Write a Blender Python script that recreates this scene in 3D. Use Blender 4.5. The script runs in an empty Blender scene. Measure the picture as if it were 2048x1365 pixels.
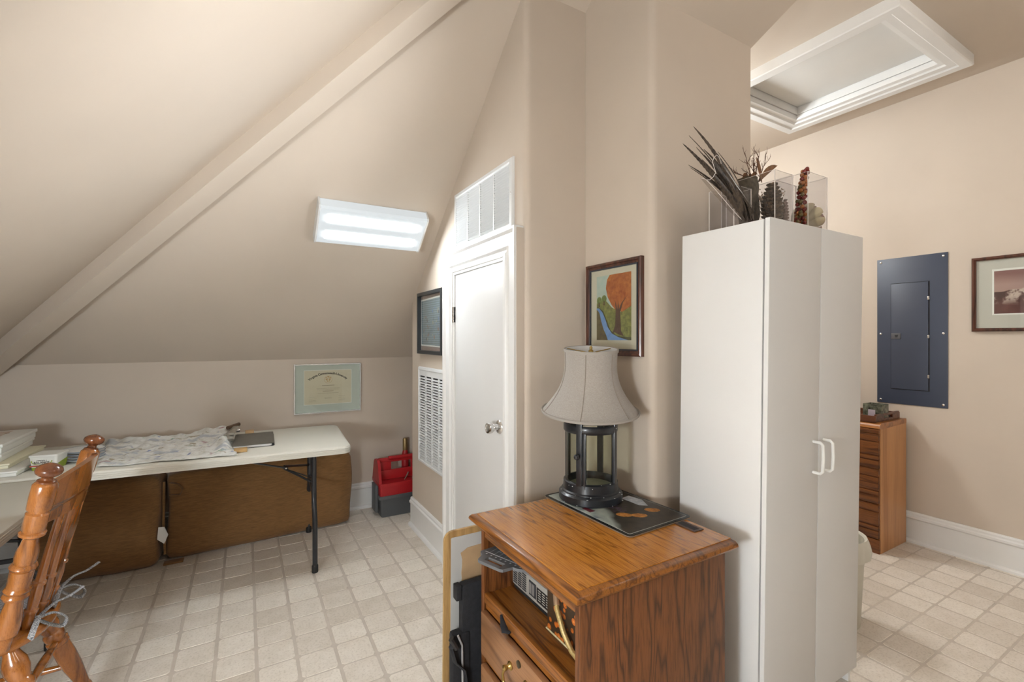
import bpy, bmesh, math, random
from mathutils import Vector, Matrix, Euler
random.seed(7)
R = math.radians
S = bpy.context.scene
COL = S.collection

# ------------------------------------------------------------------ camera
F_PX, HORIZON, CAM_H, YAW = 924.0, 676.6, 1.38, 30.0
cam = bpy.data.cameras.new('camera'); cam_o = bpy.data.objects.new('camera', cam); COL.objects.link(cam_o)
cam.sensor_width = 36; cam.sensor_fit = 'HORIZONTAL'; cam.lens = F_PX / 2048 * 36
cam.shift_y = -(682.5 - HORIZON) / 2048; cam.clip_start = .02
cam_o.location = (0, 0, CAM_H); cam_o.rotation_euler = (R(90), 0, R(-YAW))
S.camera = cam_o
# ------------------------------------------------------------------ world, exposure, flash
w = bpy.data.worlds.new('world'); S.world = w; w.use_nodes = True
w.node_tree.nodes['Background'].inputs[0].default_value = (.9, .95, 1, 1)
w.node_tree.nodes['Background'].inputs[1].default_value = .3
S.view_settings.view_transform = 'Standard'; S.view_settings.look = 'None'
S.view_settings.gamma = 1; S.view_settings.use_curve_mapping = False
S.view_settings.exposure = 1.58
S.cycles.transparent_max_bounces = 32
FIX_E = 28.0        # fluorescent fixture emission
HID_E = 37.0        # ceiling fixture over the right-hand part of the room
REAR_E = 9.0       # ceiling fixture at the right, near the camera
LAMP_E = 38.0        # globe of the added, unseen fill lamp behind the camera
LAMP_AT = (-1.05, .15, 0)
BACK_E = 12.0        # fill fixture added unseen behind the camera
FLASH_W = 72.0
# the photographer's flash, held at the right and bounced off the left ceiling slope
fl = bpy.data.lights.new('flash', 'SPOT'); fl.energy = FLASH_W; fl.color = (.95, .98, 1)
fl.spot_size = R(50); fl.spot_blend = 1.0; fl.shadow_soft_size = .12
flo = bpy.data.objects.new('flash', fl); COL.objects.link(flo)
flo.location = (1.38, .22, 1.40)
flo.rotation_euler = (Vector((.0, 1.85, 2.30)) - Vector(flo.location)).to_track_quat('-Z', 'Y').to_euler()

# ================================================================== mesh helpers
def spline(pts, k=6):
    pts = [Vector(p) for p in pts]; out = []
    for i in range(len(pts) - 1):
        a, b, c, d = pts[max(i - 1, 0)], pts[i], pts[i + 1], pts[min(i + 2, len(pts) - 1)]
        for q in range(k):
            t = q / k; out.append(.5 * ((2 * b) + (c - a) * t + (2 * a - 5 * b + 4 * c - d) * t * t + (3 * b - a - 3 * c + d) * t ** 3))
    return out + [pts[-1]]
class B:
    def __init__(s): s.v = []; s.f = []
    def add(s, vs, fs):
        n = len(s.v); s.v += [tuple(p) for p in vs]; s.f += [tuple(i + n for i in f) for f in fs]; return s
    def box(s, x0, x1, y0, y1, z0, z1, c=0.0):
        if c <= 0:
            vs = [(x, y, z) for z in (z0, z1) for y in (y0, y1) for x in (x0, x1)]
            return s.add(vs, [(0, 2, 3, 1), (4, 5, 7, 6), (0, 1, 5, 4), (2, 6, 7, 3), (0, 4, 6, 2), (1, 3, 7, 5)])
        bm = bmesh.new(); bmesh.ops.create_cube(bm, size=1)
        for v in bm.verts:
            v.co = Vector(((x0 + x1) / 2 + v.co.x * (x1 - x0), (y0 + y1) / 2 + v.co.y * (y1 - y0), (z0 + z1) / 2 + v.co.z * (z1 - z0)))
        bmesh.ops.bevel(bm, geom=bm.edges[:], offset=c, segments=2, profile=.6, affect='EDGES')
        return s.bm(bm)
    def bm(s, bm):
        bm.verts.index_update(); n = len(s.v)
        s.v += [tuple(v.co) for v in bm.verts]; s.f += [tuple(v.index + n for v in f.verts) for f in bm.faces]
        bm.free(); return s
    def prism(s, poly, a, b, axis='z'):
        n = len(poly); mp = {'z': lambda p, h: (p[0], p[1], h), 'x': lambda p, h: (h, p[0], p[1]), 'y': lambda p, h: (p[0], h, p[1])}[axis]
        vs = [mp(p, a) for p in poly] + [mp(p, b) for p in poly]
        return s.add(vs, [tuple(range(n)), tuple(range(2 * n - 1, n - 1, -1))] + [(i, (i + 1) % n, n + (i + 1) % n, n + i) for i in range(n)])
    def lathe(s, prof, n=24, M=None, c=(0, 0, 0), cap=True):
        vs = []; fs = []; M = M or Matrix.Translation(c)
        for r, z in prof:
            for i in range(n):
                a = 2 * math.pi * i / n; vs.append(M @ Vector((max(r, 1e-5) * math.cos(a), max(r, 1e-5) * math.sin(a), z)))
        for j in range(len(prof) - 1):
            for i in range(n):
                fs.append((j * n + i, j * n + (i + 1) % n, (j + 1) * n + (i + 1) % n, (j + 1) * n + i))
        if cap and prof[0][0] > 1e-4: fs.append(tuple(range(n - 1, -1, -1)))
        if cap and prof[-1][0] > 1e-4: fs.append(tuple((len(prof) - 1) * n + i for i in range(n)))
        return s.add(vs, fs)
    def turned(s, p0, p1, prof, n=20):          # profile (t, r) along p0..p1
        p0, p1 = Vector(p0), Vector(p1); d = p1 - p0; L = d.length
        M = Matrix.Translation(p0) @ d.to_track_quat('Z', 'Y').to_matrix().to_4x4()
        return s.lathe([(r, t * L) for t, r in prof], n, M)
    def tube(s, pts, r, n=8, flat=1.0, cap=True, up=None):
        pts = [Vector(p) for p in pts]; m = len(pts); rs = r if isinstance(r, (list, tuple)) else [r] * m
        t0 = (pts[1] - pts[0]).normalized()
        ref = Vector(up) if up else (Vector((0, 0, 1)) if abs(t0.z) < .9 else Vector((1, 0, 0)))
        nx = (ref - t0 * ref.dot(t0)).normalized(); vs = []
        for i, p in enumerate(pts):
            t = (pts[min(i + 1, m - 1)] - pts[max(i - 1, 0)]).normalized()
            nx = (nx - t * nx.dot(t)).normalized(); ny = t.cross(nx)
            for k in range(n):
                a = 2 * math.pi * k / n; vs.append(p + nx * (math.cos(a) * rs[i] * flat) + ny * (math.sin(a) * rs[i]))
        fs = [(j * n + k, j * n + (k + 1) % n, (j + 1) * n + (k + 1) % n, (j + 1) * n + k) for j in range(m - 1) for k in range(n)]
        if cap: fs += [tuple(range(n - 1, -1, -1)), tuple((m - 1) * n + k for k in range(n))]
        return s.add(vs, fs)
    def ell(s, c, rad, nu=12, nv=8, M=None):
        pr = []; n0 = len(s.v)
        for j in range(nv + 1):
            a = -math.pi / 2 + math.pi * j / nv; pr.append((math.cos(a), math.sin(a)))
        s.lathe(pr, nu)
        for i in range(n0, len(s.v)):
            p = Vector(s.v[i]); p = Vector((p.x * rad[0], p.y * rad[1], p.z * rad[2]))
            if M: p = M @ p
            s.v[i] = tuple(p + Vector(c))
        return s
    def frame(s, x0, x1, z0, z1, prof, y0=0.0):  # mitred rectangular frame, profile (inset, depth towards -y); closed loop
        n = len(prof); vs = []; fs = []
        for cx, cz, sx, sz in ((x0, z0, 1, 1), (x1, z0, -1, 1), (x1, z1, -1, -1), (x0, z1, 1, -1)):
            for i, d in prof: vs.append((cx + sx * i, y0 - d, cz + sz * i))
        for c in range(4):
            for k in range(n):
                a, b2 = c * n, ((c + 1) % 4) * n; k2 = (k + 1) % n
                fs.append((a + k, b2 + k, b2 + k2, a + k2))
        return s.add(vs, fs)
    def grid(s, nx, ny, fn):
        vs = [fn(i / nx, j / ny) for j in range(ny + 1) for i in range(nx + 1)]
        return s.add(vs, [(j * (nx + 1) + i, j * (nx + 1) + i + 1, (j + 1) * (nx + 1) + i + 1, (j + 1) * (nx + 1) + i) for j in range(ny) for i in range(nx)])
    def xf(s, M, start=0):
        for i in range(start, len(s.v)): s.v[i] = tuple(M @ Vector(s.v[i]))
        return s
def rpoly(x0, x1, y0, y1, r, n=5):
    out = []
    for cx, cy, a0 in ((x1 - r, y0 + r, -90), (x1 - r, y1 - r, 0), (x0 + r, y1 - r, 90), (x0 + r, y0 + r, 180)):
        for i in range(n + 1):
            a = R(a0 + 90 * i / n); out.append((cx + r * math.cos(a), cy + r * math.sin(a)))
    return out
def mesh_of(name, b, mat, smooth=35, recalc=True):
    me = bpy.data.meshes.new(name); me.from_pydata(b.v, [], b.f); me.validate()
    if recalc:
        bm = bmesh.new(); bm.from_mesh(me); bmesh.ops.recalc_face_normals(bm, faces=bm.faces[:]); bm.to_mesh(me); bm.free()
    for m in (mat if isinstance(mat, (list, tuple)) else [mat]): me.materials.append(m)
    if smooth and hasattr(me, 'shade_smooth'):
        me.shade_smooth(); me.set_sharp_from_angle(angle=R(smooth))
    return me
def link(name, me, parent=None):
    o = bpy.data.objects.new(name, me); COL.objects.link(o)
    if parent: o.parent = parent
    return o
def root_of(o):
    while o.parent: o = o.parent
    return o
def part(name, b, mat, parent, world=None, smooth=35, label=None, kind=None, recalc=True):
    """one mesh object; with world=True its vertices are in world space and the (unrotated) thing's location is taken off"""
    if parent is not None:
        r = root_of(parent)
        if world is None: world = not r.get('local_frame', False)
        if world:
            L = r.location
            b.v = [(x - L.x, y - L.y, z - L.z) for x, y, z in b.v]
    o = link(name, mesh_of(name, b, mat, smooth, recalc), parent)
    if label: o['label'] = label
    if kind: o['kind'] = kind
    return o
def tag(o, label, cat, group=None, kind=None):
    o['label'] = label; o['category'] = cat
    if group: o['group'] = group
    if kind: o['kind'] = kind
    return o
def thing(name, label, cat, loc, rotz=None, rotx=0, group=None, kind=None):
    o = bpy.data.objects.new(name, None); COL.objects.link(o); o.empty_display_size = .05
    o.location = loc
    if rotz is not None:
        o.rotation_euler = (rotx, 0, rotz); o['local_frame'] = True
    return tag(o, label, cat, group, kind)
def single(name, b, mat, label, cat, loc=(0, 0, 0), group=None, kind=None, smooth=35):
    L = Vector(loc); b.v = [(x - L.x, y - L.y, z - L.z) for x, y, z in b.v]
    o = link(name, mesh_of(name, b, mat, smooth)); o.location = L
    return tag(o, label, cat, group, kind)
def text_mesh(txt, size, extrude=.0003, bold=0.0, align='CENTER'):
    cu = bpy.data.curves.new('lettering', 'FONT'); cu.body = txt; cu.size = size; cu.extrude = extrude; cu.offset = bold
    cu.align_x = align; cu.align_y = 'CENTER'; cu.resolution_u = 3
    o = bpy.data.objects.new('lettering_source', cu); COL.objects.link(o); bpy.context.view_layer.update()
    me = bpy.data.meshes.new_from_object(o.evaluated_get(bpy.context.evaluated_depsgraph_get()))
    b = B(); b.v = [tuple(v.co) for v in me.vertices]; b.f = [tuple(p.vertices) for p in me.polygons]
    bpy.data.objects.remove(o); bpy.data.curves.remove(cu); bpy.data.meshes.remove(me); return b
WALLTXT = Matrix(((1, 0, 0, 0), (0, 0, -1, 0), (0, 1, 0, 0), (0, 0, 0, 1)))     # text plane -> local wall plane (x right, z up, facing -y)

# ================================================================== materials
def new_mat(name):
    m = bpy.data.materials.new(name); m.use_nodes = True; nt = m.node_tree
    return m, nt, nt.nodes['Principled BSDF']
def nd(nt, t, **kw):
    n = nt.nodes.new('ShaderNode' + t)
    for k, v in kw.items():
        if hasattr(n, k): setattr(n, k, v)
        else: n.inputs[k.replace('_', ' ')].default_value = v
    return n
def ramp(nt, fac, stops):
    r = nt.nodes.new('ShaderNodeValToRGB'); e = r.color_ramp.elements
    while len(e) > 1: e.remove(e[-1])
    e[0].position = stops[0][0]; e[0].color = (*stops[0][1], 1)
    for p, c in stops[1:]:
        q = e.new(p); q.color = (*c, 1)
    nt.links.new(fac, r.inputs[0]); return r
def mixc(nt, fac, a, b, mode='MIX'):
    m = nt.nodes.new('ShaderNodeMix'); m.data_type = 'RGBA'; m.blend_type = mode
    for sock, val in ((0, fac), (6, a), (7, b)):
        if hasattr(val, 'links') or hasattr(val, 'is_linked'): nt.links.new(val, m.inputs[sock])
        elif sock == 0: m.inputs[0].default_value = val
        else: m.inputs[sock].default_value = (*val, 1)
    return m.outputs[2]
def sc(c, k): return tuple(min(1, x * k) for x in c)
def plain(name, col, rough=.5, metal=0, var=.06, scale=8, bump=0, bscale=60, spec=.5, coat=0):
    m, nt, p = new_mat(name)
    tc = nd(nt, 'TexCoord'); n = nd(nt, 'TexNoise', Scale=scale, Detail=4.0); nt.links.new(tc.outputs['Object'], n.inputs['Vector'])
    r = ramp(nt, n.outputs[0], [(.3, sc(col, 1 - var)), (.7, sc(col, 1 + var))]); nt.links.new(r.outputs[0], p.inputs['Base Color'])
    p.inputs['Roughness'].default_value = rough; p.inputs['Metallic'].default_value = metal
    p.inputs['Specular IOR Level'].default_value = spec; p.inputs['Coat Weight'].default_value = coat
    if bump:
        n2 = nd(nt, 'TexNoise', Scale=bscale, Detail=6.0); nt.links.new(tc.outputs['Object'], n2.inputs['Vector'])
        b = nd(nt, 'Bump', Strength=bump, Distance=.002); nt.links.new(n2.outputs[0], b.inputs['Height']); nt.links.new(b.outputs[0], p.inputs['Normal'])
    return m
def wood(name, dark, light, axis='x', across=9.0, along=.9, rings=7.0, rough=.35, coat=.15, streak=.5, hard=.25):
    m, nt, p = new_mat(name); tc = nd(nt, 'TexCoord')
    def mp(a, l):
        s = [a, a, a]; s['xyz'.index(axis)] = l
        q = nd(nt, 'Mapping'); q.inputs['Scale'].default_value = s; nt.links.new(tc.outputs['Object'], q.inputs[0]); return q.outputs[0]
    n1 = nd(nt, 'TexNoise', Scale=1.0, Detail=2.5, Roughness=.45); nt.links.new(mp(across, along), n1.inputs['Vector'])
    mu = nd(nt, 'Math', operation='MULTIPLY'); mu.inputs[1].default_value = rings; nt.links.new(n1.outputs[0], mu.inputs[0])
    pp = nd(nt, 'Math', operation='PINGPONG'); pp.inputs[1].default_value = .5; nt.links.new(mu.outputs[0], pp.inputs[0])
    n2 = nd(nt, 'TexNoise', Scale=1.0, Detail=3.0, Roughness=.7); nt.links.new(mp(across * 22, along * 7), n2.inputs['Vector'])
    mid = tuple((a + b) / 2 for a, b in zip(dark, light))
    r1 = ramp(nt, pp.outputs[0], [(0, dark), (hard * .5, mid), (hard, light), (.5, sc(light, 1.08))])
    r2 = ramp(nt, n2.outputs[0], [(.36, sc(dark, 1.0)), (.52, (1, 1, 1))])
    c = mixc(nt, streak, r1.outputs[0], r2.outputs[0], 'MULTIPLY'); nt.links.new(c, p.inputs['Base Color'])
    p.inputs['Roughness'].default_value = rough; p.inputs['Coat Weight'].default_value = coat; p.inputs['Coat Roughness'].default_value = .2
    return m
def glassy(name, tint=(.97, .98, .97), gloss=1.45, rough=.02):
    m, nt, p = new_mat(name); nt.nodes.remove(p)
    t = nd(nt, 'BsdfTransparent'); t.inputs[0].default_value = (*tint, 1); g = nd(nt, 'BsdfGlossy', Roughness=rough)
    lw = nd(nt, 'LayerWeight', Blend=.5); pw = nd(nt, 'Math', operation='POWER'); pw.inputs[1].default_value = 4.0; nt.links.new(lw.outputs['Facing'], pw.inputs[0])
    fr = nd(nt, 'Math', operation='MULTIPLY_ADD'); fr.inputs[1].default_value = .7; fr.inputs[2].default_value = ((gloss - 1) / (gloss + 1)) ** 2; nt.links.new(pw.outputs[0], fr.inputs[0])
    mx = nd(nt, 'MixShader'); nt.links.new(fr.outputs[0], mx.inputs[0])
    nt.links.new(t.outputs[0], mx.inputs[1]); nt.links.new(g.outputs[0], mx.inputs[2]); nt.links.new(mx.outputs[0], nt.nodes['Material Output'].inputs[0])
    return m
def emit(name, col, k):
    m, nt, p = new_mat(name); p.inputs['Base Color'].default_value = (*col, 1)
    p.inputs['Emission Color'].default_value = (*col, 1); p.inputs['Emission Strength'].default_value = k; return m

WALL_C = (.580, .500, .418)
M = {}
M['wall'] = plain('beige_wall_paint', WALL_C, .62, var=.025, scale=3, bump=.05, bscale=180, spec=.3)
M['ceil'] = plain('beige_ceiling_paint', (.595, .514, .430), .7, var=.02, scale=2.5, bump=.04, bscale=160, spec=.25)
M['trim'] = plain('white_trim_paint', (.755, .75, .735), .35, var=.02, scale=6)
M['white_door'] = plain('white_door_paint', (.66, .655, .645), .4, var=.015, scale=4)
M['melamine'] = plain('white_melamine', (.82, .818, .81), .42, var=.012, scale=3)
M['melamine_door'] = plain('shaded_white_melamine', (.645, .64, .63), .42, var=.012, scale=3)  # white melamine with the shade of the cabinet front put into its colour
M['melamine_edge'] = plain('white_edge_band', (.84, .838, .83), .4, var=.01)
M['vent'] = plain('white_vent_enamel', (.70, .71, .71), .4, var=.02)
M['vent_and_shade_dark'] = plain('dark_duct_and_shade', (.03, .03, .035), .8)
M['chrome'] = plain('satin_chrome', (.72, .71, .70), .22, metal=1, var=.04)
M['brass'] = plain('aged_brass', (.50, .36, .13), .28, metal=1, var=.2, scale=40)
M['black_frame'] = plain('black_frame_lacquer', (.018, .022, .025), .35)
M['black_iron'] = plain('black_painted_iron', (.012, .014, .018), .34, var=.3, scale=30, coat=.2)
M['black_steel'] = plain('black_steel_tube', (.02, .021, .024), .3, var=.2)
M['black_cloth'] = plain('black_nylon', (.012, .013, .017), .8, var=.3, scale=60, bump=.3, bscale=400)
M['grout'] = plain('floor_grout', (.54, .475, .41), .6, var=.06, scale=14)
M['glass'] = glassy('clear_glass'); M['lamp_glass'] = glassy('old_lamp_glass', (.84, .87, .80))
M['acrylic'] = glassy('clear_acrylic', (.93, .93, .94), 1.4, .04); M['acrylic_edge'] = plain('acrylic_edge', (.80, .74, .70), .25)
M['film'] = glassy('clear_plastic_film', (.90, .88, .86), 1.22, .22)
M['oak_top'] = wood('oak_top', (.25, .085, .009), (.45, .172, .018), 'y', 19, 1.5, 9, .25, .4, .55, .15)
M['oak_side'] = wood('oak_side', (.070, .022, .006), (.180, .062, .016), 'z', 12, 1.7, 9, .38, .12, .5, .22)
M['oak_y'] = wood('oak_horizontal', (.13, .042, .008), (.29, .105, .018), 'y', 18, 1.2, 7, .34, .15, .5, .2)
M['oak_x'] = wood('oak_depthwise', (.085, .028, .009), (.26, .095, .024), 'x', 12, .7, 7, .36, .12, .5, .25)
M['oak_drawer'] = wood('worn_oak_drawer', (.20, .092, .038), (.335, .165, .075), 'y', 7, .6, 4, .42, .1, .3, .2)
M['chair'] = wood('honey_maple_chair', (.185, .058, .011), (.37, .128, .023), 'z', 22, 2.2, 3, .13, .9, .35, .3)
M['chair_dark'] = wood('dark_maple_finial', (.12, .036, .012), (.22, .07, .02), 'z', 16, 1.5, 3, .2, .4, .3, .35)
M['chest_side'] = wood('chest_side_veneer', (.42, .19, .07), (.56, .28, .115), 'z', 6, .5, 3, .45, .1, .25, .2)
M['chest_front'] = wood('chest_drawer_oak', (.09, .027, .008), (.205, .068, .016), 'y', 14, 1.2, 6, .35, .2, .5, .2)
M['chest_top'] = wood('chest_top_oak', (.26, .09, .025), (.42, .165, .045), 'y', 10, .8, 5, .32, .2, .3, .25)
M['tray_wood'] = wood('tray_walnut', (.05, .014, .006), (.14, .045, .018), 'y', 12, 1, 5, .35, .2, .4, .25)
M['tan_board'] = wood('tan_board_edge', (.30, .17, .06), (.45, .28, .11), 'z', 20, 2, 3, .6, 0, .3, .3)
M['frame_wood'] = wood('mahogany_frame', (.035, .010, .006), (.10, .032, .018), 'z', 20, 2, 4, .3, .3, .3, .3)
M['table'] = plain('table_plastic', (.66, .64, .57), .42, var=.02, scale=5, bump=.05, bscale=300)
M['cardboard'] = plain('brown_cardboard', (.46, .31, .17), .8, var=.1, scale=14)
M['paper'] = plain('white_paper', (.80, .79, .76), .7, var=.02)

def mat_floor():
    m, nt, p = new_mat('vinyl_tile'); g = nd(nt, 'NewGeometry'); 
    off = nd(nt, 'VectorMath', operation='SUBTRACT'); off.inputs[1].default_value = (.195, .060, 0); nt.links.new(g.outputs['Position'], off.inputs[0])
    dv = nd(nt, 'VectorMath', operation='DIVIDE'); dv.inputs[1].default_value = (.1525, .1525, 100); nt.links.new(off.outputs[0], dv.inputs[0])
    fl_ = nd(nt, 'VectorMath', operation='FLOOR'); nt.links.new(dv.outputs[0], fl_.inputs[0])
    wn = nd(nt, 'TexWhiteNoise'); nt.links.new(fl_.outputs[0], wn.inputs['Vector'])
    base = ramp(nt, wn.outputs['Value'], [(0, (.66, .595, .52)), (.5, (.745, .68, .605)), (1, (.83, .77, .69))])
    n1 = nd(nt, 'TexNoise', Scale=95.0, Detail=5.0, Roughness=.75); nt.links.new(g.outputs['Position'], n1.inputs['Vector'])
    sp = ramp(nt, n1.outputs[0], [(.34, (.70, .67, .63)), (.5, (1, 1, 1))])
    n2 = nd(nt, 'TexNoise', Scale=14.0, Detail=3.0); nt.links.new(g.outputs['Position'], n2.inputs['Vector'])
    s2 = ramp(nt, n2.outputs[0], [(.35, (.92, .91, .89)), (.65, (1.0, 1.0, 1.0))])
    c = mixc(nt, .75, base.outputs[0], sp.outputs[0], 'MULTIPLY'); c = mixc(nt, 1.0, c, s2.outputs[0], 'MULTIPLY')
    nt.links.new(c, p.inputs['Base Color']); p.inputs['Roughness'].default_value = .42; p.inputs['Specular IOR Level'].default_value = .4
    return m
M['tile'] = mat_floor()

# ================================================================== the room
XW, XD, X2, X3R = -1.357, 1.075, 1.412, 2.065      # left knee wall, door wall, chase left face, chase right face
YK, YE, Y1, Y3 = 3.865, 3.34, 1.741, 1.32           # knee wall, end of door wall, recess wall, chase front
XR, ZC, ZK, PITCH = 3.915, 3.012, 1.218, .81
YB, YF = -2.2, 4.1
zs = lambda y: ZK + PITCH * (YK - y)
ya = YK - (ZC - ZK) / PITCH                          # where the back slope meets the flat ceiling
xa = XW + (ZC - ZK) / PITCH
def struct(name, b, mat, label, cat, smooth=35):
    return single(name, b, mat, label, cat, kind='structure', smooth=smooth)
PAD = .12
struct('wall_back', B().box(XW - PAD, X3R - .1, YK, YK + PAD, 0, ZK + .02), M['wall'], 'low beige knee wall under the back ceiling slope', 'wall')
struct('wall_left', B().box(XW - PAD, XW, YB - PAD, YK, 0, ZK + .02), M['wall'], 'low beige knee wall on the left under the near slope', 'wall')
struct('wall_right', B().box(XR, XR + PAD, YB, YF, 0, ZC), M['wall'], 'tall beige wall carrying the grey breaker panel', 'wall')
b = B().prism([(XW - PAD, 0), (XR + PAD, 0), (XR + PAD, ZC), (xa, ZC), (XW - PAD, ZK)], YB - PAD, YB, 'y')
struct('wall_front', b, M['wall'], 'beige wall behind the viewer', 'wall')
struct('wall_far', B().box(X3R - .1, XR + PAD, YF, YF + PAD, 0, ZC), M['wall'], 'beige end wall of the passage behind the white cabinet', 'wall')
# door wall with its opening and rounded end
DY0, DY1, DZ = 1.884, 2.492, 1.757
b = B().prism([(1.80, 0), (DY0, 0), (DY0, DZ), (DY1, DZ), (DY1, 0), (YE, 0), (YE, zs(YE) + .01), (1.80, zs(1.80) + .01)], XD, XD + .1, 'x')
r = .03
arc = [(XD + r - r * math.cos(R(a)), Y1 + r - r * math.sin(R(a))) for a in range(0, 91, 15)]
b.prism([(XD, 1.80)] + arc + [(XD + .1, Y1), (XD + .1, 1.80)], 0, zs(Y1) + .02, 'z')
b.box(1.038, XD + .002, 1.757, 1.775, 0, 1.872)
struct('wall_door', b, M['wall'], 'beige partition wall with the narrow white door and two vents', 'wall')
r = .03
arc = [(X2 + r - r * math.cos(R(a)), Y3 + r - r * math.sin(R(a))) for a in range(0, 91, 15)]
r2 = .012
arc2 = [(X3R - r2 + r2 * math.sin(R(a)), Y3 + r2 - r2 * math.cos(R(a))) for a in range(0, 91, 30)]
b = B().prism([(XD + .1, Y1), (X2, Y1)] + arc + arc2 + [(X3R, YF), (X3R - .1, YF), (X3R - .1, YE), (XD + .1, YE)], 0, ZC + .05, 'z')
struct('wall_chase', b, M['wall'], 'beige boxed chase with rounded corners behind the white cabinet', 'wall')
# ceilings
T = .08
def slab(name, pts, label, mat=None):
    b = B(); n = len(pts)
    b.add([p for p in pts] + [(x, y, z + T) for x, y, z in pts], [tuple(range(n)), tuple(range(2 * n - 1, n - 1, -1))] + [(i, (i + 1) % n, n + (i + 1) % n, n + i) for i in range(n)])
    return struct(name, b, mat or M['ceil'], label, 'ceiling')
slab('ceiling_slope_back', [(XW, YK, ZK), (xa, ya, ZC), (X3R - .01, ya, ZC), (X3R - .01, YK, ZK)], 'sloped beige ceiling above the diploma with the strip light')
slab('ceiling_slope_left', [(XW, YB, ZK), (xa, YB, ZC), (xa, ya, ZC), (XW, YK, ZK)], 'bright sloped beige ceiling at the upper left, before the hip beam')
# flat ceiling with the hatch opening
HX0, HX1, HY0, HY1 = 2.80, 3.50, 1.10, 1.89
b = B()
for x0, x1, y0, y1 in ((xa, HX0, YB, ya), (X3R - .02, HX0, ya, YF), (HX1, XR, YB, YF), (HX0, HX1, YB, HY0), (HX0, HX1, HY1, YF)):
    b.box(x0, x1, y0, y1, ZC, ZC + T)
struct('ceiling', b, M['ceil'], 'flat beige ceiling around the attic hatch', 'ceiling')
b = B().prism([(Y3 + .004, 2.747), (Y3 + .004, ZC + .02), (Y3 - (ZC + .02 - 2.747) / .455, ZC + .02)], X2, X3R, 'x')
struct('ceiling_bulkhead', b, M['ceil'], 'sloped beige bulkhead over the white cabinet', 'ceiling')
# hip beam
hip0 = Vector((XW, YK, ZK)); hd = Vector((1, -1, PITCH)); s7 = .70711
hw, HD = .054, .121
b = B(); vs = []
for t in (-.25, (ZC - ZK) / PITCH + .1):
    p = hip0 + hd * t
    for n_, dz in ((hw, .12), (hw, -HD), (-hw, -HD), (-hw, .12)):
        vs.append((p.x - s7 * n_, p.y - s7 * n_, p.z + dz))
b.add(vs, [(0, 1, 2, 3), (7, 6, 5, 4), (0, 4, 5, 1), (1, 5, 6, 2), (2, 6, 7, 3), (3, 7, 4, 0)])
struct('trim_1', b, M['ceil'], 'boxed beige hip beam running diagonally up the attic ceiling', 'beam')
# baseboards
BP = [(0, .205), (.010, .205), (.016, .196), (.016, .186), (.024, .178), (.024, .166), (.016, .156), (.016, .024), (.026, .021), (.033, .012), (.034, 0), (0, 0)]
def baseboard(name, p0, p1, out, label):
    p0, p1, out = Vector(p0), Vector(p1), Vector(out); n = len(BP)
    vs = [p + out * d + Vector((0, 0, z)) for p in (p0, p1) for d, z in BP]
    b = B().add(vs, [tuple(range(n)), tuple(range(2 * n - 1, n - 1, -1))] + [(i, (i + 1) % n, n + (i + 1) % n, n + i) for i in range(n)])
    return struct(name, b, M['trim'], label, 'baseboard', 30)
baseboard('baseboard_back', (XW, YK, 0), (X3R - .1, YK, 0), (0, -1, 0), 'tall white moulded baseboard along the knee wall')
baseboard('baseboard_door', (XD, 2.622, 0), (XD, YE, 0), (-1, 0, 0), 'tall white moulded baseboard below the large return vent')
baseboard('baseboard_right', (XR, YB, 0), (XR, YF, 0), (-1, 0, 0), 'tall white moulded baseboard below the breaker panel')
baseboard('baseboard_chase', (X2, Y3, 0), (X3R, Y3, 0), (0, -1, 0), 'white baseboard behind the white cabinet')
# floor: grout bed and tiles
fo = struct('floor', B().box(XW - PAD, XR + PAD, YB - PAD, YF + PAD, -.06, -.0016), M['grout'], 'beige vinyl floor of square stone-look tiles', 'floor')
TP = .1525; ox, oy = .195, .060
gx, gy, bv = .0135, .0085, .010
hx, hy = (TP - gx) / 2, (TP - gy) / 2
def tile_geo(b, cx, cy):
    pl = [(cx - hx + bv, cy - hy), (cx + hx - bv, cy - hy), (cx + hx, cy - hy + bv), (cx + hx, cy + hy - bv), (cx + hx - bv, cy + hy), (cx - hx + bv, cy + hy), (cx - hx, cy + hy - bv), (cx - hx, cy - hy + bv)]
    n = 8; vs = [(x, y, -.0018) for x, y in pl] + [(cx + (x - cx) * .985, cy + (y - cy) * .985, 0) for x, y in pl]
    b.add(vs, [tuple(range(8, 16))] + [(i, (i + 1) % n, n + (i + 1) % n, n + i) for i in range(n)])
def pix(x, y, z):
    s, c = math.sin(R(YAW)), math.cos(R(YAW)); d = x * s + y * c; l = x * c - y * s
    return (1024 + F_PX * l / d, HORIZON - F_PX * (z - CAM_H) / d, d) if d > .05 else None
tiles = []; rest = B()
for i in range(-11, 26):
    for j in range(-15, 28):
        cx, cy = ox + (i + .5) * TP, oy + (j + .5) * TP
        if not (XW - .08 < cx < XR + .08 and YB < cy < YF): continue
        p = pix(cx, cy, 0); vis = False; a = 0
        if p and -30 < p[0] < 2078 and p[1] < 1400:
            hid = (cx > XD + .02 and cy > Y1) or (.72 < cx < 2.15 and .92 < cy) or (cx < -.1 and cy > 3.55) or (cx > .65 and cx < XD and 1.1 < cy < 1.6) or (cx > 1.1 and cx < 2.6 and cy > 1.0)
            if cx > 2.16 and cy > 1.0 and p[0] < 1700: hid = True
            vis = not hid; a = 1 / p[2] ** 3
        tiles.append((a if vis else 0, cx, cy))
tiles.sort(key=lambda t: -t[0])
b = B(); tile_geo(b, 0, 0); tme = mesh_of('tile', b, M['tile'], 0)
for k, (a, cx, cy) in enumerate(tiles):
    if k < 300 and a > 0:
        o = link('tile', tme, fo); o.location = (cx, cy, 0)
    else: tile_geo(rest, cx, cy)
part('tile_field', rest, M['tile'], fo, kind='stuff', smooth=0)

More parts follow.
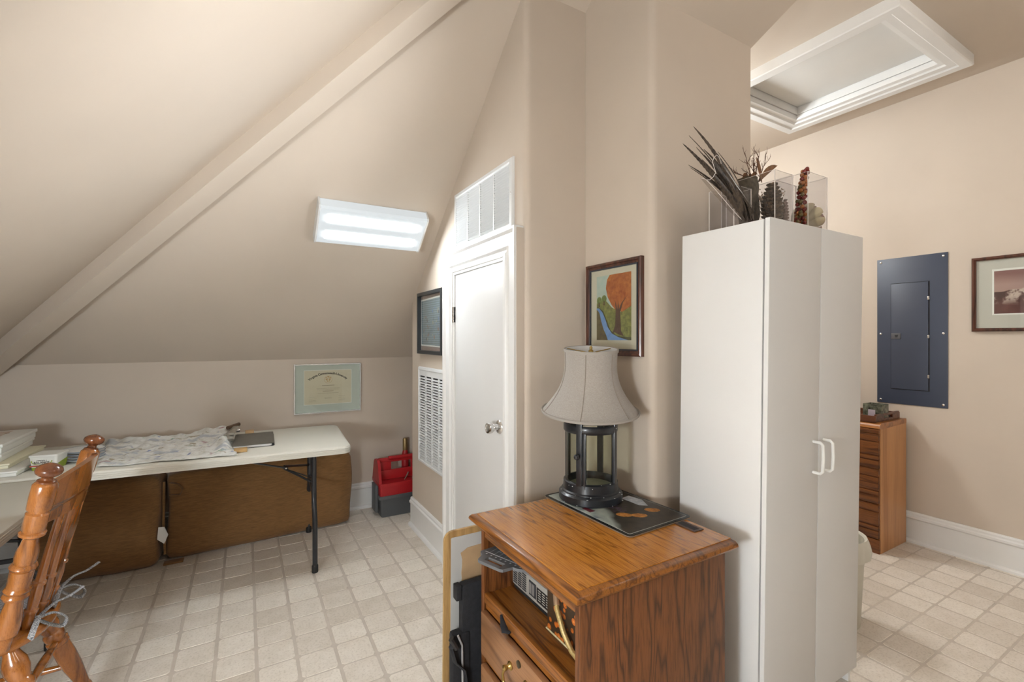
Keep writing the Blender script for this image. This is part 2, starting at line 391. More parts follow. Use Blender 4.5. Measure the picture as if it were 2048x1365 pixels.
# ================================================================== door
WALLROT = R(-90)                                     # local x = world -y, local -y = world -x
def wall_thing(name, label, cat, x, ycen, z0, **kw):
    return thing(name, label, cat, (x, ycen, z0), WALLROT, **kw)
dr = wall_thing('door_1', 'narrow white door with moulded casing and chrome knob under the upper vent', 'door', XD, 2.188, 0, kind='structure')
hwid = (DY1 - DY0) / 2
part('door_leaf', B().box(-hwid + .003, hwid - .003, -.022, .012, .008, DZ - .004, .002), M['white_door'], dr)
def casing_leg(prof, pts):
    """sweep a casing profile (offset outwards from opening, depth) round three sides"""
    n = len(prof); vs = []
    (x0, x1, z1) = pts
    for cx, cz, sx, sz in ((x0, 0, -1, 0), (x0, z1, -1, 1), (x1, z1, 1, 1), (x1, 0, 1, 0)):
        for o_, d in prof: vs.append((cx + sx * o_, -d, cz + sz * o_))
    fs = [(c * n + k, (c + 1) * n + k, (c + 1) * n + (k + 1) % n, c * n + (k + 1) % n) for c in range(3) for k in range(n)]
    fs += [tuple(range(n)), tuple(range(4 * n - 1, 3 * n - 1, -1))]
    return B().add(vs, fs)
CP = [(0, -.01), (0, .028), (.004, .036), (.016, .036), (.022, .028), (.030, .028), (.036, .034), (.040, .040), (.048, .034), (.100, .036), (.106, .044), (.112, .049), (.124, .049), (.124, 0.0), (.10, -.002)]
part('casing', casing_leg(CP, (-hwid, hwid, DZ)), M['trim'], dr, smooth=30)
part('stop_trim', casing_leg([(-.012, -.004), (-.012, .030), (.002, .030), (.002, -.004)], (-hwid, hwid, DZ)), M['trim'], dr)
kn = Matrix.Translation((hwid - .058, -.022, .955)) @ Matrix.Rotation(R(90), 4, 'X')
part('door_knob', B().lathe([(.033, 0), (.033, .004), (.028, .010), (.014, .014), (.011, .030), (.020, .036), (.026, .046), (.027, .058), (.024, .066), (.016, .068), (.014, .066), (0, .066)], 28, kn), M['chrome'], dr)
for z in (1.515, .20):
    h = B().box(-hwid - .006, -hwid + .012, -.031, -.021, z - .045, z + .045)
    for q in range(5): h.lathe([(.0055, 0), (.0055, .0165)], 10, c=(-hwid + .002, -.033, z - .045 + q * .0182))
    part('hinge', h, M['chrome'], dr)
part('jamb', casing_leg([(-.003, .012), (-.003, -.1), (.006, -.1), (.006, .012)], (-hwid, hwid, DZ)), M['trim'], dr)

# ================================================================== vents
def vent(name, label, x, y0, y1, z0, z1, cols, pitch, margin, ang, top_extra=0):
    yc = (y0 + y1) / 2; t = wall_thing(name, label, 'vent', x, yc, z0); W = (y1 - y0) / 2; Hh = z1 - z0
    part('vent_frame', B().frame(-W, W, 0, Hh, [(0, 0), (.001, .006), (.006, .014), (margin * .75, .016), (margin, .010), (margin, 0)]), M['vent'], t)
    part('duct_backing', B().box(-W + .01, W - .01, -.002, 0, .01, Hh - .01), M['vent_and_shade_dark'], t)
    x0, x1, zz0, zz1 = -W + margin, W - margin, margin, Hh - margin - top_extra
    if top_extra: part('top_plate', B().box(x0 - .005, x1 + .005, -.012, -.002, zz1, Hh - margin + .004), M['vent'], t)
    cw = (x1 - x0) / cols; bar = .011
    for c in range(1, cols):
        part('mullion', B().box(x0 + c * cw - bar / 2, x0 + c * cw + bar / 2, -.013, -.002, zz0, zz1), M['vent'], t)
    for c in range(cols):
        s = B(); a0 = x0 + c * cw + (bar / 2 if c else 0); a1 = x0 + (c + 1) * cw - (bar / 2 if c < cols - 1 else 0); z = zz0 + pitch * .5
        while z < zz1 - pitch * .3:
            k = len(s.v); hs = .62 if pitch < .015 else .36; s.box(a0, a1, -pitch * hs, pitch * hs, -.0009, .0009)
            s.xf(Matrix.Translation((0, -.008, z)) @ Matrix.Rotation(R(ang), 4, 'X'), k); z += pitch
        part('louvre_bank', s, M['vent'], t, kind='stuff', smooth=0)
    for sx in (-1, 1):
        part('screw', B().ell((sx * (W - margin * .45), -.0155, Hh * .5), (.004, .002, .004), 10, 6), M['chrome'], t)
    return t
vent('upper_vent_grille', 'white four-column louvred vent above the narrow door', XD, 1.838, 2.518, 1.885, 2.220, 4, .0125, .030, -38)
vent('return_air_grille', 'tall white return vent with fine slots left of the door', XD, 2.628, 3.175, .510, 1.180, 4, .0180, .026, 40, .035)

# ================================================================== pictures
def mat_blueprint():
    m, nt, p = new_mat('blue_lettered_print'); tc = nd(nt, 'TexCoord')
    n = nd(nt, 'TexNoise', Scale=9.0, Detail=3.0); nt.links.new(tc.outputs['Object'], n.inputs['Vector'])
    r = ramp(nt, n.outputs[0], [(.3, (.15, .21, .25)), (.7, (.25, .31, .34))])
    wv = nd(nt, 'TexWave', Scale=22.0, Distortion=1.6, Detail=2.0, bands_direction='Z'); wv.inputs['Detail Scale'].default_value = 14.0
    nt.links.new(tc.outputs['Object'], wv.inputs['Vector'])
    wr = ramp(nt, wv.outputs[0], [(.35, (.55, .58, .62)), (.6, (1.15, 1.15, 1.15))])
    c = mixc(nt, .8, r.outputs[0], wr.outputs[0], 'MULTIPLY'); nt.links.new(c, p.inputs['Base Color']); p.inputs['Roughness'].default_value = .5
    return m
def picture(name, label, loc, rot, W, H, prof, fmat, mat_board, inner, art_mats, glass=True, tilt=0):
    t = thing(name, label, 'picture', loc, rot)
    if tilt: t.rotation_euler[1] = tilt
    fw = max(i for i, d in prof)
    part('picture_frame', B().frame(-W / 2, W / 2, 0, H, prof), fmat, t, smooth=30)
    part('mat_board', B().box(-W / 2 + fw - .004, W / 2 - fw + .004, -.008, -.003, fw - .004, H - fw + .004), mat_board, t)
    if glass: part('picture_glass', B().box(-W / 2 + fw - .003, W / 2 - fw + .003, -.0135, -.0125, fw - .003, H - fw + .003), M['glass'], t)
    return t
def flat(name, poly, d, mat, parent, label=None):       # thin flat print piece in the picture plane at depth d
    return part(name, B().prism(poly, -d, -d + .0004, 'y'), mat, parent, label=label, smooth=0)
# blue print
W_, H_ = .470, .420
t = picture('blue_print_picture', 'blue lettered print in a deep black frame left of the door', (XD, 2.912, 1.272), WALLROT, W_, H_,
            [(0, 0), (0, .030), (.022, .032), (.024, .024), (.024, .006), (.024, 0)], M['black_frame'], plain('mauve_mat', (.26, .19, .175), .7), None, None)
x0, x1 = -W_ / 2 + .030, W_ / 2 - .030
flat('white_border', [(x0, .055), (x1, .047), (x1, H_ - .040), (x0, H_ - .047)], .0085, M['paper'], t)
flat('print', [(x0 + .008, .064), (x1 - .008, .056), (x1 - .008, H_ - .050), (x0 + .008, H_ - .057)], .009, mat_blueprint(), t)
dots = B(); cols_ = {}
for k in range(34):
    px_, pz_ = random.uniform(x0 + .05, x1 - .04), random.uniform(.10, H_ - .11); rr = random.uniform(.006, .012)
    cols_.setdefault(k % 4, B()).prism([(px_ + rr * random.uniform(.5, 1) * math.cos(a * 1.0472), pz_ + rr * 1.6 * random.uniform(.5, 1) * math.sin(a * 1.0472)) for a in range(6)], -.0095, -.0092, 'y')
for k, c in enumerate(((.32, .13, .08), (.10, .09, .10), (.12, .22, .42), (.42, .36, .24))):
    part('small_figures', cols_[k], plain('figure_ink_%d' % k, c, .6), t, smooth=0, kind='stuff')

# diploma
W_, H_ = .492, .383
t = picture('diploma', 'university diploma with pale green mat in a thin chrome frame', (.5635, YK, .797), 0, W_, H_,
            [(0, 0), (0, .022), (.002, .025), (.008, .025), (.010, .020), (.010, 0)], plain('silver_frame', (.78, .79, .80), .25, metal=.7), plain('sage_mat', (.50, .54, .49), .75, var=.02), None, None)
cream = plain('cream_parchment', (.64, .58, .44), .7, var=.03); ink = plain('black_ink', (.05, .04, .03), .6); gold = plain('gold_seal', (.42, .20, .015), .5)
flat('mat_bevel', rpoly(-.1755, .1755, .066, .334, .001, 1), .0083, M['paper'], t)
flat('certificate', [(-.173, .069), (.173, .069), (.173, .331), (-.173, .331)], .0087, cream, t)
tb = B(); txt = 'Virginia Commonwealth University'; Rr = .225; tot = 0
widths = []
for ch in txt: widths.append(.0140 if ch in 'VCUmw' else (.0060 if ch in 'il t' else .0100))
tot = sum(widths); a = -tot / 2
for ch, wd in zip(txt, widths):
    a += wd / 2; th = a / Rr
    if ch != ' ':
        q = text_mesh(ch, .0220 if not ch.isupper() else .0250, .0002, .0009)
        q.xf(Matrix.Translation((Rr * math.sin(th), -.0093, .3080 - Rr + Rr * math.cos(th))) @ Matrix.Rotation(th, 4, 'Y') @ WALLTXT)
        tb.add(q.v, q.f)
    a += wd / 2
part('lettering', tb, ink, t, smooth=0, recalc=False)
sl = B(); cz = .258
sl.frame(-.001, .001, -.001, .001, [(0, 0), (0, .0001), (.0001, .0001)]) if 0 else None
for k in range(40):
    a0, a1 = 2 * math.pi * k / 40, 2 * math.pi * (k + 1) / 40
    sl.add([(.029 * math.cos(a0), -.0091, cz + .029 * math.sin(a0)), (.029 * math.cos(a1), -.0091, cz + .029 * math.sin(a1)), (.0275 * math.cos(a1), -.0091, cz + .0275 * math.sin(a1)), (.0275 * math.cos(a0), -.0091, cz + .0275 * math.sin(a0))], [(0, 1, 2, 3)])
for sx in (-1, 1):
    for z0, l in ((-.006, .019), (.006, .018), (-.018, .013)):
        sl.add([(sx * .003, -.0091, cz + z0), (sx * l, -.0091, cz + z0 + .007), (sx * l * 1.05, -.0091, cz + z0 + .013), (sx * .003, -.0091, cz + z0 + .005)], [(0, 1, 2, 3)])
sl.add([(0, -.0091, cz + .014), (.009, -.0091, cz + .024), (-.009, -.0091, cz + .024)], [(0, 1, 2)])
part('gold_seal', sl, gold, t, smooth=0)
ln = B()
for zc, hw_, hh in ((.212, .045, .0035), (.190, .085, .0016), (.180, .080, .0016), (.168, .040, .0035), (.152, .075, .0016), (.118, .030, .0014), (.111, .025, .0014)):
    x = -hw_
    while x < hw_:
        l = random.uniform(.004, .011); ln.add([(x, -.0091, zc - hh / 2), (min(x + l, hw_), -.0091, zc - hh / 2), (min(x + l, hw_), -.0091, zc + hh / 2), (x, -.0091, zc + hh / 2)], [(0, 1, 2, 3)]); x += l + .002
for xc in (-.115, .10):
    for zc in (.125, .112, .099, .090):
        ln.add([(xc - .025, -.0091, zc), (xc + .025, -.0091, zc + .001), (xc + .025, -.0091, zc + .002), (xc - .025, -.0091, zc + .001)], [(0, 1, 2, 3)])
part('fine_print', ln, plain('grey_ink', (.20, .17, .12), .6), t, smooth=0, kind='stuff')

# tree painting
W_, H_ = .352, .414
TPX = [(0, 0), (0, .018), (.006, .022), (.012, .022), (.014, .017), (.019, .015), (.024, .010), (.024, 0)]
t = picture('tree_painting', 'framed painting of a red autumn tree beside a blue stream, above the lamp', (X2, 1.541, 1.303), WALLROT, W_, H_, TPX, M['frame_wood'],
            plain('cream_mat', (.56, .52, .42), .75, var=.02), None, None)
part('inner_fillet', B().frame(-W_ / 2 + .0235, W_ / 2 - .0235, .0235, H_ - .0235, [(0, .003), (0, .0145), (.006, .0145), (.006, .003)]), plain('navy_fillet', (.03, .035, .05), .4), t)
def gouache(name, c, c2, scale=18):
    m, nt, p = new_mat(name); tc = nd(nt, 'TexCoord'); n = nd(nt, 'TexNoise', Scale=scale * 2.0, Detail=5.0, Roughness=.7); nt.links.new(tc.outputs['Object'], n.inputs['Vector'])
    r = ramp(nt, n.outputs[0], [(.32, c), (.68, c2)]); nt.links.new(r.outputs[0], p.inputs['Base Color']); p.inputs['Roughness'].default_value = .6; return m
ax0, ax1, az0, az1 = -.108, .112, .068, .358
AW, AH = ax1 - ax0, az1 - az0
P = lambda pts: [(ax0 + u * AW, az0 + v * AH) for u, v in pts]
flat('painted_sky', P([(0, .5), (1, .5), (1, 1), (0, 1)]), .0085, gouache('pale_sky', (.36, .47, .44), (.46, .52, .46)), t)
flat('painted_hills', P([(0, 0), (1, 0), (1, .55), (.7, .42), (.45, .5), (.3, .6), (.15, .62), (0, .58)]), .0087, gouache('olive_hills', (.10, .10, .03), (.27, .28, .07), 30), t)
flat('painted_bank', P([(0, 0), (.34, 0), (.22, .16), (.14, .3), (.09, .42), (.02, .5), (0, .5)]), .0089, gouache('brown_bank', (.08, .055, .03), (.17, .13, .05), 30), t)
flat('painted_far_bank', P([(.02, .53), (.2, .45), (.3, .32), (.42, .15), (.62, .06), (.85, .05), (1, .04), (1, 0), (.9, .0), (.6, .04), (.35, .13), (.2, .35), (.03, .5)]), .0089, gouache('dark_bank', (.035, .04, .02), (.09, .09, .03), 30), t)
flat('painted_stream', P([(0, .5), (.07, .5), (.18, .43), (.26, .33), (.34, .2), (.46, .10), (.65, .045), (.92, .0), (.34, 0), (.3, .07), (.22, .16), (.14, .3), (.09, .42), (.03, .47), (0, .475)]), .0092, gouache('stream_blue', (.10, .22, .50), (.20, .34, .62), 14), t)
for cx_, cz_ in ((.08, .62), (.23, .64)):
    flat('painted_small_tree', P([(cx_ + .075 * math.cos(a * .5236) , cz_ + .06 * math.sin(a * .5236)) for a in range(12)]), .0091, gouache('leaf_green', (.09, .13, .03), (.2, .25, .07), 40), t)
    flat('painted_small_trunk', P([(cx_ - .02, cz_ - .10), (cx_ + .02, cz_ - .10), (cx_ + .012, cz_ - .03), (cx_ - .012, cz_ - .03)]), .0093, plain('trunk_small', (.10, .04, .02), .6), t)
flat('painted_crown', P([(.40, 1), (1, 1), (1, .50), (.88, .46), (.76, .42), (.56, .46), (.45, .54), (.34, .66), (.285, .80), (.32, .93)]), .0094, gouache('autumn_red', (.27, .055, .012), (.50, .16, .03), 22), t)
flat('painted_trunk', P([(.54, .12), (.66, .085), (.80, .06), (.72, .14), (.70, .42), (.78, .56), (.90, .66), (.74, .555), (.665, .46), (.65, .60), (.62, .46), (.56, .60), (.575, .44), (.56, .22), (.48, .10)]), .0098, gouache('trunk_brown', (.055, .025, .015), (.11, .05, .03), 30), t)

# mountain picture on the right wall
def mat_mountain():
    m, nt, p = new_mat('sepia_mountains'); tc = nd(nt, 'TexCoord'); sx = nd(nt, 'SeparateXYZ'); nt.links.new(tc.outputs['Object'], sx.inputs[0])
    n = nd(nt, 'TexNoise', Scale=14.0, Detail=9.0, Roughness=.65); nt.links.new(tc.outputs['Object'], n.inputs['Vector'])
    n2 = nd(nt, 'TexNoise', Scale=5.0, Detail=6.0); nt.links.new(tc.outputs['Object'], n2.inputs['Vector'])
    ad = nd(nt, 'Math', operation='MULTIPLY_ADD'); ad.inputs[1].default_value = .10; nt.links.new(n2.outputs[0], ad.inputs[0]); nt.links.new(sx.outputs['Z'], ad.inputs[2])
    sky = ramp(nt, ad.outputs[0], [(.295, (0, 0, 0)), (.297, (1, 1, 1))])
    band = ramp(nt, ad.outputs[0], [(.20, (0, 0, 0)), (.255, (1, 1, 1))])
    snow = ramp(nt, n.outputs[0], [(.44, (.065, .022, .020)), (.49, (.13, .055, .05)), (.55, (.58, .47, .41))])
    dark = ramp(nt, n.outputs[0], [(.3, (.085, .025, .022)), (.7, (.17, .06, .05))])
    land = mixc(nt, band.outputs[0], dark.outputs[0], snow.outputs[0])
    skc = ramp(nt, sx.outputs['Z'], [(.28, (.42, .27, .24)), (.34, (.25, .12, .11))])
    c = mixc(nt, sky.outputs[0], land, skc.outputs[0]); nt.links.new(c, p.inputs['Base Color']); p.inputs['Roughness'].default_value = .45
    return m
W_, H_ = .60, .452
t = picture('mountain_picture', 'dark framed sepia print of snowy mountains right of the breaker panel', (XR, 1.055 - W_ / 2, 1.420), WALLROT, W_, H_,
            [(0, 0), (0, .020), (.006, .026), (.012, .026), (.016, .020), (.020, .018), (.020, 0)], M['frame_wood'], plain('grey_white_mat', (.56, .54, .49), .75, var=.02), None, None)
flat('print_border', [(-.212, .098), (.212, .098), (.212, .374), (-.212, .374)], .0084, M['paper'], t)
flat('mountain_print', [(-.203, .106), (.203, .106), (.203, .362), (-.203, .362)], .0088, mat_mountain(), t)

# ================================================================== breaker panel
steel = plain('blue_grey_enamel', (.046, .058, .092), .42, var=.04, scale=4); steel2 = plain('blue_grey_door', (.052, .064, .098), .40, var=.04, scale=4)
t = wall_thing('breaker_panel', 'tall blue-grey electrical breaker panel on the right wall', 'electrical panel', XR, 1.362, .925)
PW, PH = .384, 1.010
part('cover_plate', B().box(-PW / 2, PW / 2, -.006, 0, 0, PH, .002), steel, t)
dx0, dx1, dz0, dz1 = -.108, .095, .105, .830
part('door_recess', B().box(dx0 - .003, dx1 + .006, -.0066, -.004, dz0 - .004, dz1 + .004), M['vent_and_shade_dark'], t)
pd = part('panel_door', B().box(dx0, dx1, -.013, -.004, dz0, dz1, .003), steel2, t)
part('latch', B().box(dx0 + .002, dx0 + .056, -.016, -.012, .448, .488, .0015), plain('latch_grey', (.10, .10, .11), .35), pd)
part('latch_slot', B().prism([(dx0 + .022, .478), (dx0 + .042, .478), (dx0 + .038, .460), (dx0 + .026, .460)], -.0166, -.0158, 'y'), M['vent_and_shade_dark'], pd)
for z in (.72, .465, .20):
    part('door_hinge', B().box(dx1 - .004, dx1 + .006, -.0148, -.006, z - .011, z + .011, .001), M['chrome'], t)
for sx in (-1, 1):
    for z in (.022, .485, PH - .022):
        part('screw', B().ell((sx * (PW / 2 - .022), -.007, z), (.008, .004, .008), 12, 6), M['chrome'], t)

# ================================================================== attic hatch
t = thing('attic_hatch', 'white moulded attic hatch set into the flat ceiling', 'hatch', (3.15, 1.495, ZC))
hp = [(-.004, .0), (-.004, -.05), (.0, .016), (.006, .030), (.030, .036), (.036, .046), (.072, .050), (.080, .058), (.124, .062), (.128, .056), (.128, .0)]
b = B()
hp2 = [(.128 - i, d) for i, d in hp]                 # inset measured from outer edge
b.frame(HX0 - .128, HX1 + .128, HY0 - .128, HY1 + .128, hp2)
# local frame plane (x, z) -> ceiling plane (x, y), depth goes down
b.v = [(x, z, ZC + y) for x, y, z in b.v]
part('hatch_casing', b, M['trim'], t, smooth=30)
b = B().frame(HX0, HX1, HY0, HY1, [(0, 0), (0, .055), (.012, .055), (.012, 0)]); b.v = [(x, z, ZC + .055 + y) for x, y, z in b.v]
part('hatch_reveal', b, M['trim'], t)
part('hatch_panel', B().box(HX0 + .016, HX1 - .016, HY0 + .016, HY1 - .016, ZC + .05, ZC + .065), plain('hatch_panel_white', (.66, .65, .62), .5, var=.01), t)
part('hatch_void', B().box(HX0 - .02, HX1 + .02, HY0 - .02, HY1 + .02, ZC + .075, ZC + .08), M['vent_and_shade_dark'], t)

# ================================================================== light fixtures
def mat_diffuser(k):
    m, nt, p = new_mat('fluorescent_lens_%d' % int(k)); tc = nd(nt, 'TexCoord'); sx = nd(nt, 'SeparateXYZ'); nt.links.new(tc.outputs['Object'], sx.inputs[0])
    ab = nd(nt, 'Math', operation='ABSOLUTE'); nt.links.new(sx.outputs['Y'], ab.inputs[0])
    r = ramp(nt, ab.outputs[0], [(.012, (0, 0, 0)), (.026, (.004, .004, .004)), (.042, (1, 1, 1)), (.072, (1, 1, 1)), (.088, (.004, .004, .004)), (.104, (0, 0, 0))])
    ex = nd(nt, 'Math', operation='ABSOLUTE'); nt.links.new(sx.outputs['X'], ex.inputs[0])
    r2 = ramp(nt, ex.outputs[0], [(.225, (1, 1, 1)), (.265, (.006, .006, .006)), (.295, (0, 0, 0))])
    mu = nd(nt, 'Math', operation='MULTIPLY'); nt.links.new(r.outputs[0], mu.inputs[0]); nt.links.new(r2.outputs[0], mu.inputs[1])
    m2 = nd(nt, 'Math', operation='MULTIPLY_ADD'); m2.inputs[1].default_value = k; m2.inputs[2].default_value = .19; nt.links.new(mu.outputs[0], m2.inputs[0])
    p.inputs['Base Color'].default_value = (.25, .27, .28, 1); p.inputs['Emission Color'].default_value = (.90, .96, 1, 1); nt.links.new(m2.outputs[0], p.inputs['Emission Strength'])
    return m
def fixture(name, label, loc, rot, k, L=.62, Wd=.265):
    t = thing(name, label, 'light', loc, 0); t.rotation_euler = rot
    # local: x along the tube, y across, -z out of the ceiling
    h = .078
    part('housing', B().box(-L / 2 + .01, L / 2 - .01, -Wd / 2 + .01, Wd / 2 - .01, -.03, 0, .003), M['vent'], t)
    b = B(); pf = [(Wd / 2, -.008), (Wd / 2 - .004, -h + .012), (Wd / 2 - .014, -h)]
    lens = B().prism([(-y, z) for y, z in pf] + [(y, z) for y, z in reversed(pf)], -L / 2 + .008, L / 2 - .008, 'x')
    part('prismatic_lens', lens, mat_diffuser(k), t, smooth=20)
    for sx in (-1, 1):
        c = B().prism([(-Wd / 2 - .002, 0), (-Wd / 2 - .001, -h + .010), (-Wd / 2 + .013, -h - .002), (Wd / 2 - .013, -h - .002), (Wd / 2 + .001, -h + .010), (Wd / 2 + .002, 0)], sx * (L / 2 - .009), sx * L / 2, 'x')
        part('end_cap', c, plain('lens_end_cap', (.75, .76, .76), .4), t)
    return t
sl_a = math.atan(PITCH)
# back slope: normal pointing into the room is (0,-sin,-cos)
fixture('strip_light', 'lit two-tube fluorescent strip light on the back ceiling slope', (.652, 2.815, zs(2.815)), (-sl_a, 0, 0), FIX_E)
t = thing('floor_lamp', 'globe fill lamp added out of view behind the viewer', 'lamp', LAMP_AT)  # unseen lamp, added to brighten the back wall and left-facing surfaces
part('base', B().lathe([(0, 0), (.14, 0), (.14, .015), (.02, .03), (0, .03)], 28, c=LAMP_AT), M['chrome'], t)
part('pole', B().lathe([(.011, .03), (.011, .96)], 14, c=LAMP_AT), M['chrome'], t)
part('globe', B().ell((LAMP_AT[0], LAMP_AT[1], 1.10), (.15, .15, .15), 28, 16), emit('floor_lamp_glow', (.84, .93, 1), LAMP_E), t)
def dome(name, label, loc, k, col):
    t = thing(name, label, 'light', loc)
    x, y, z = loc
    part('canopy', B().lathe([(0, 0), (.17, 0), (.17, -.02), (.155, -.03), (0, -.03)], 28, c=loc), M['chrome'], t)
    part('globe', B().lathe([(.15, -.028), (.16, -.06), (.14, -.10), (.09, -.13), (0, -.14)], 28, c=loc), emit(name + '_glow', col, k), t)
t = thing('passage_pendant_light', 'globe pendant light in the passage behind the chase', 'light', (2.50, 2.55, ZC))
part('canopy', B().lathe([(0, 0), (.06, 0), (.055, -.02), (.012, -.03), (.006, -.03), (.006, -.28), (0, -.28)], 24, c=(2.50, 2.55, ZC)), M['chrome'], t)
part('globe', B().ell((2.50, 2.55, ZC - .38), (.13, .13, .12), 24, 14), emit('passage_globe_glow', (.90, .96, 1), HID_E), t)
dome('side_ceiling_light', 'round ceiling light near the viewer, right of the white cabinet', (2.62, .12, ZC), REAR_E, (1, .95, .88))

dome('rear_fill_light', 'round ceiling fill light added out of view behind the viewer', (1.25, -1.15, ZC), BACK_E, (.92, .97, 1))  # unseen fixture, added as dim fill from the camera side

# ================================================================== folding tables
def folding_table(name, label, cx, cy, L, Wd, z, rot, feet_y, leg_x, brace=True):
    t = thing(name, label, 'table', (cx, cy, 0), rot)
    pl = rpoly(-L / 2, L / 2, -Wd / 2, Wd / 2, .055, 6); n = len(pl)
    b = B(); layers = [(0.0, z - .045), (.0, z - .012), (.003, z - .004), (.010, z)]
    vs = []
    for ins, zz in layers:
        for x, y in pl:
            vs.append((x * (1 - 2 * ins / L), y * (1 - 2 * ins / Wd), zz))
    fs = [tuple(range(n - 1, -1, -1)), tuple((len(layers) - 1) * n + i for i in range(n))]
    fs += [(j * n + i, j * n + (i + 1) % n, (j + 1) * n + (i + 1) % n, (j + 1) * n + i) for j in range(len(layers) - 1) for i in range(n)]
    part('table_top', b.add(vs, fs), M['table'], t, smooth=30)
    bd = B()
    for zz in (z - .034, z - .024, z - .014):             # moulded ribs round the skirt
        pts = [(x * (1 + .0012 / L * 2), y * (1 + .0012 / Wd * 2), zz) for x, y in pl]; bd.tube(pts + [pts[0]], .0022, 5, cap=False)
    part('edge_ribs', bd, M['table'], t)
    for sx in leg_x:
        s = 1 if sx > 0 else -1
        for sy in (-1, 1):
            fy = feet_y * sy; uy = (feet_y - .085) * sy
            lg = part('leg', B().tube([(sx, uy * .96, z - .045), (sx, uy, .45), (sx, uy * 1.01, .38), (sx, fy * .97, .30), (sx, fy, .2), (sx, fy, .012)], .0145, 10), M['black_steel'], t)
            part('foot_cap', B().lathe([(.017, 0), (.018, .004), (.018, .040), (.0155, .044)], 12, c=(sx, fy, 0)), plain('black_rubber', (.012, .012, .012), .7), lg)
        part('cross_bar', B().tube([(sx, -feet_y + .085, .42), (sx, feet_y - .085, .42)], .011, 8), M['black_steel'], t)
        part('top_bar', B().tube([(sx, -feet_y + .10, z - .058), (sx, feet_y - .10, z - .058)], .012, 8), M['black_steel'], t)
        br = B(); y_ = -feet_y + .20
        br.tube([(sx, y_, .50), (sx - s * .17, y_, .585)], .008, 6, .5); br.tube([(sx - s * .14, y_ , .58), (sx - s * .50, y_, z - .055)], .009, 6, .6)
        for yy in (-feet_y + .09, feet_y - .09): br.tube([(sx, yy, .50), (sx - s * .16, y_ if yy < 0 else y_ + .06, .58)], .007, 6)
        part('folding_brace', br, M['black_steel'], t)
        part('brace_rivet', B().ell((sx - s * .15, y_ - .010, .582), (.006, .004, .006), 8, 6), M['chrome'], t)
    return t
# long table along the knee wall: right-front corner near (.55, 2.87)
A1 = -.055; ca, sa = math.cos(A1), math.sin(A1)
L1, W1 = 1.83, .76
cx1 = .568 - ca * L1 / 2 - (-sa) * 0 ; cy1 = 2.862 - sa * L1 / 2 + ca * W1 / 2
folding_table('folding_table', 'long cream plastic folding table standing along the knee wall', cx1, cy1, L1, W1, .74, A1, .315, (.72, -.72))
folding_table('folding_table', 'cream plastic folding table the turned wood chair is pushed under', -1.000, 2.305, 1.20, .61, .735, R(88.5), .235, (.50, -.45))

# ================================================================== folded brown foam bed under the table
def mat_brown():
    m, nt, p = new_mat('brown_upholstery'); tc = nd(nt, 'TexCoord'); mp = nd(nt, 'Mapping'); mp.inputs['Scale'].default_value = (18, 40, 260); nt.links.new(tc.outputs['Object'], mp.inputs[0])
    n = nd(nt, 'TexNoise', Scale=1.0, Detail=4.0, Roughness=.7); nt.links.new(mp.outputs[0], n.inputs['Vector'])
    r = ramp(nt, n.outputs[0], [(.3, (.150, .072, .022)), (.7, (.275, .138, .046))]); nt.links.new(r.outputs[0], p.inputs['Base Color']); p.inputs['Roughness'].default_value = .9
    p.inputs['Sheen Weight'].default_value = .15
    bp = nd(nt, 'Bump', Strength=.25, Distance=.002); nt.links.new(n.outputs[0], bp.inputs['Height']); nt.links.new(bp.outputs[0], p.inputs['Normal'])
    return m
M['brown'] = mat_brown()
def cushion(b, x0, x1, y0, y1, z0, z1, rot=0, puff=.03, seed=0):
    rnd = random.Random(seed); n0 = len(b.v)
    bm = bmesh.new(); bmesh.ops.create_cube(bm, size=2); bmesh.ops.subdivide_edges(bm, edges=bm.edges[:], cuts=11, use_grid_fill=True)
    hx_, hy_, hz_ = (x1 - x0) / 2, (y1 - y0) / 2, (z1 - z0) / 2
    ph = [rnd.uniform(0, 6.28) for _ in range(6)]
    for v in bm.verts:
        x, y, z = v.co
        rr = lambda q: 1 - .06 * abs(q) ** 6
        px_, py_, pz_ = x * hx_, y * hy_, z * hz_
        rnd_e = min(.05, hy_ * .5)
        # round the edges
        p = Vector((px_, py_, pz_)); inner = Vector((max(-hx_ + rnd_e, min(hx_ - rnd_e, px_)), max(-hy_ + rnd_e, min(hy_ - rnd_e, py_)), max(-hz_ + rnd_e, min(hz_ - rnd_e, pz_))))
        d = p - inner
        if d.length > rnd_e: d = d.normalized() * rnd_e
        p = inner + d
        bulge = (1 - x * x) * (1 - z * z)
        p.y += (1 if y > 0 else -1) * abs(y) * puff * bulge
        p.x += .008 * math.sin(z * 3 + ph[0]); p.y += .006 * math.sin(x * 5 + ph[1]) * math.cos(z * 4 + ph[2])
        p.z += .006 * math.sin(x * 4 + ph[3]) * (1 if z > 0 else 0)
        v.co = p
    b.bm(bm)
    b.xf(Matrix.Translation(((x0 + x1) / 2, (y0 + y1) / 2, (z0 + z1) / 2)) @ Matrix.Rotation(rot, 4, 'Z'), n0); return b
t = thing('folded_foam_bed', 'brown folded foam guest bed stored on edge under the long table', 'cushion', (-.2, 3.66, 0))
part('foam_section', cushion(B(), -.425, .685, 3.545, 3.775, .0, .545, R(3.2), .02, 1), M['brown'], t, smooth=60)
part('foam_section', cushion(B(), -1.02, -.445, 3.475, 3.735, .0, .555, R(-3), .045, 2), M['brown'], t, smooth=60)
part('piping', B().tube([(-.425, 3.50, .06), (-.433, 3.51, .25), (-.430, 3.51, .50)], .007, 6), M['brown'], t)
part('handle_strap', B().tube([(-.40, 3.50, .49), (-.36, 3.478, .485), (-.335, 3.478, .45), (-.35, 3.482, .415), (-.40, 3.49, .42)], .012, 6, .35), M['brown'], t)
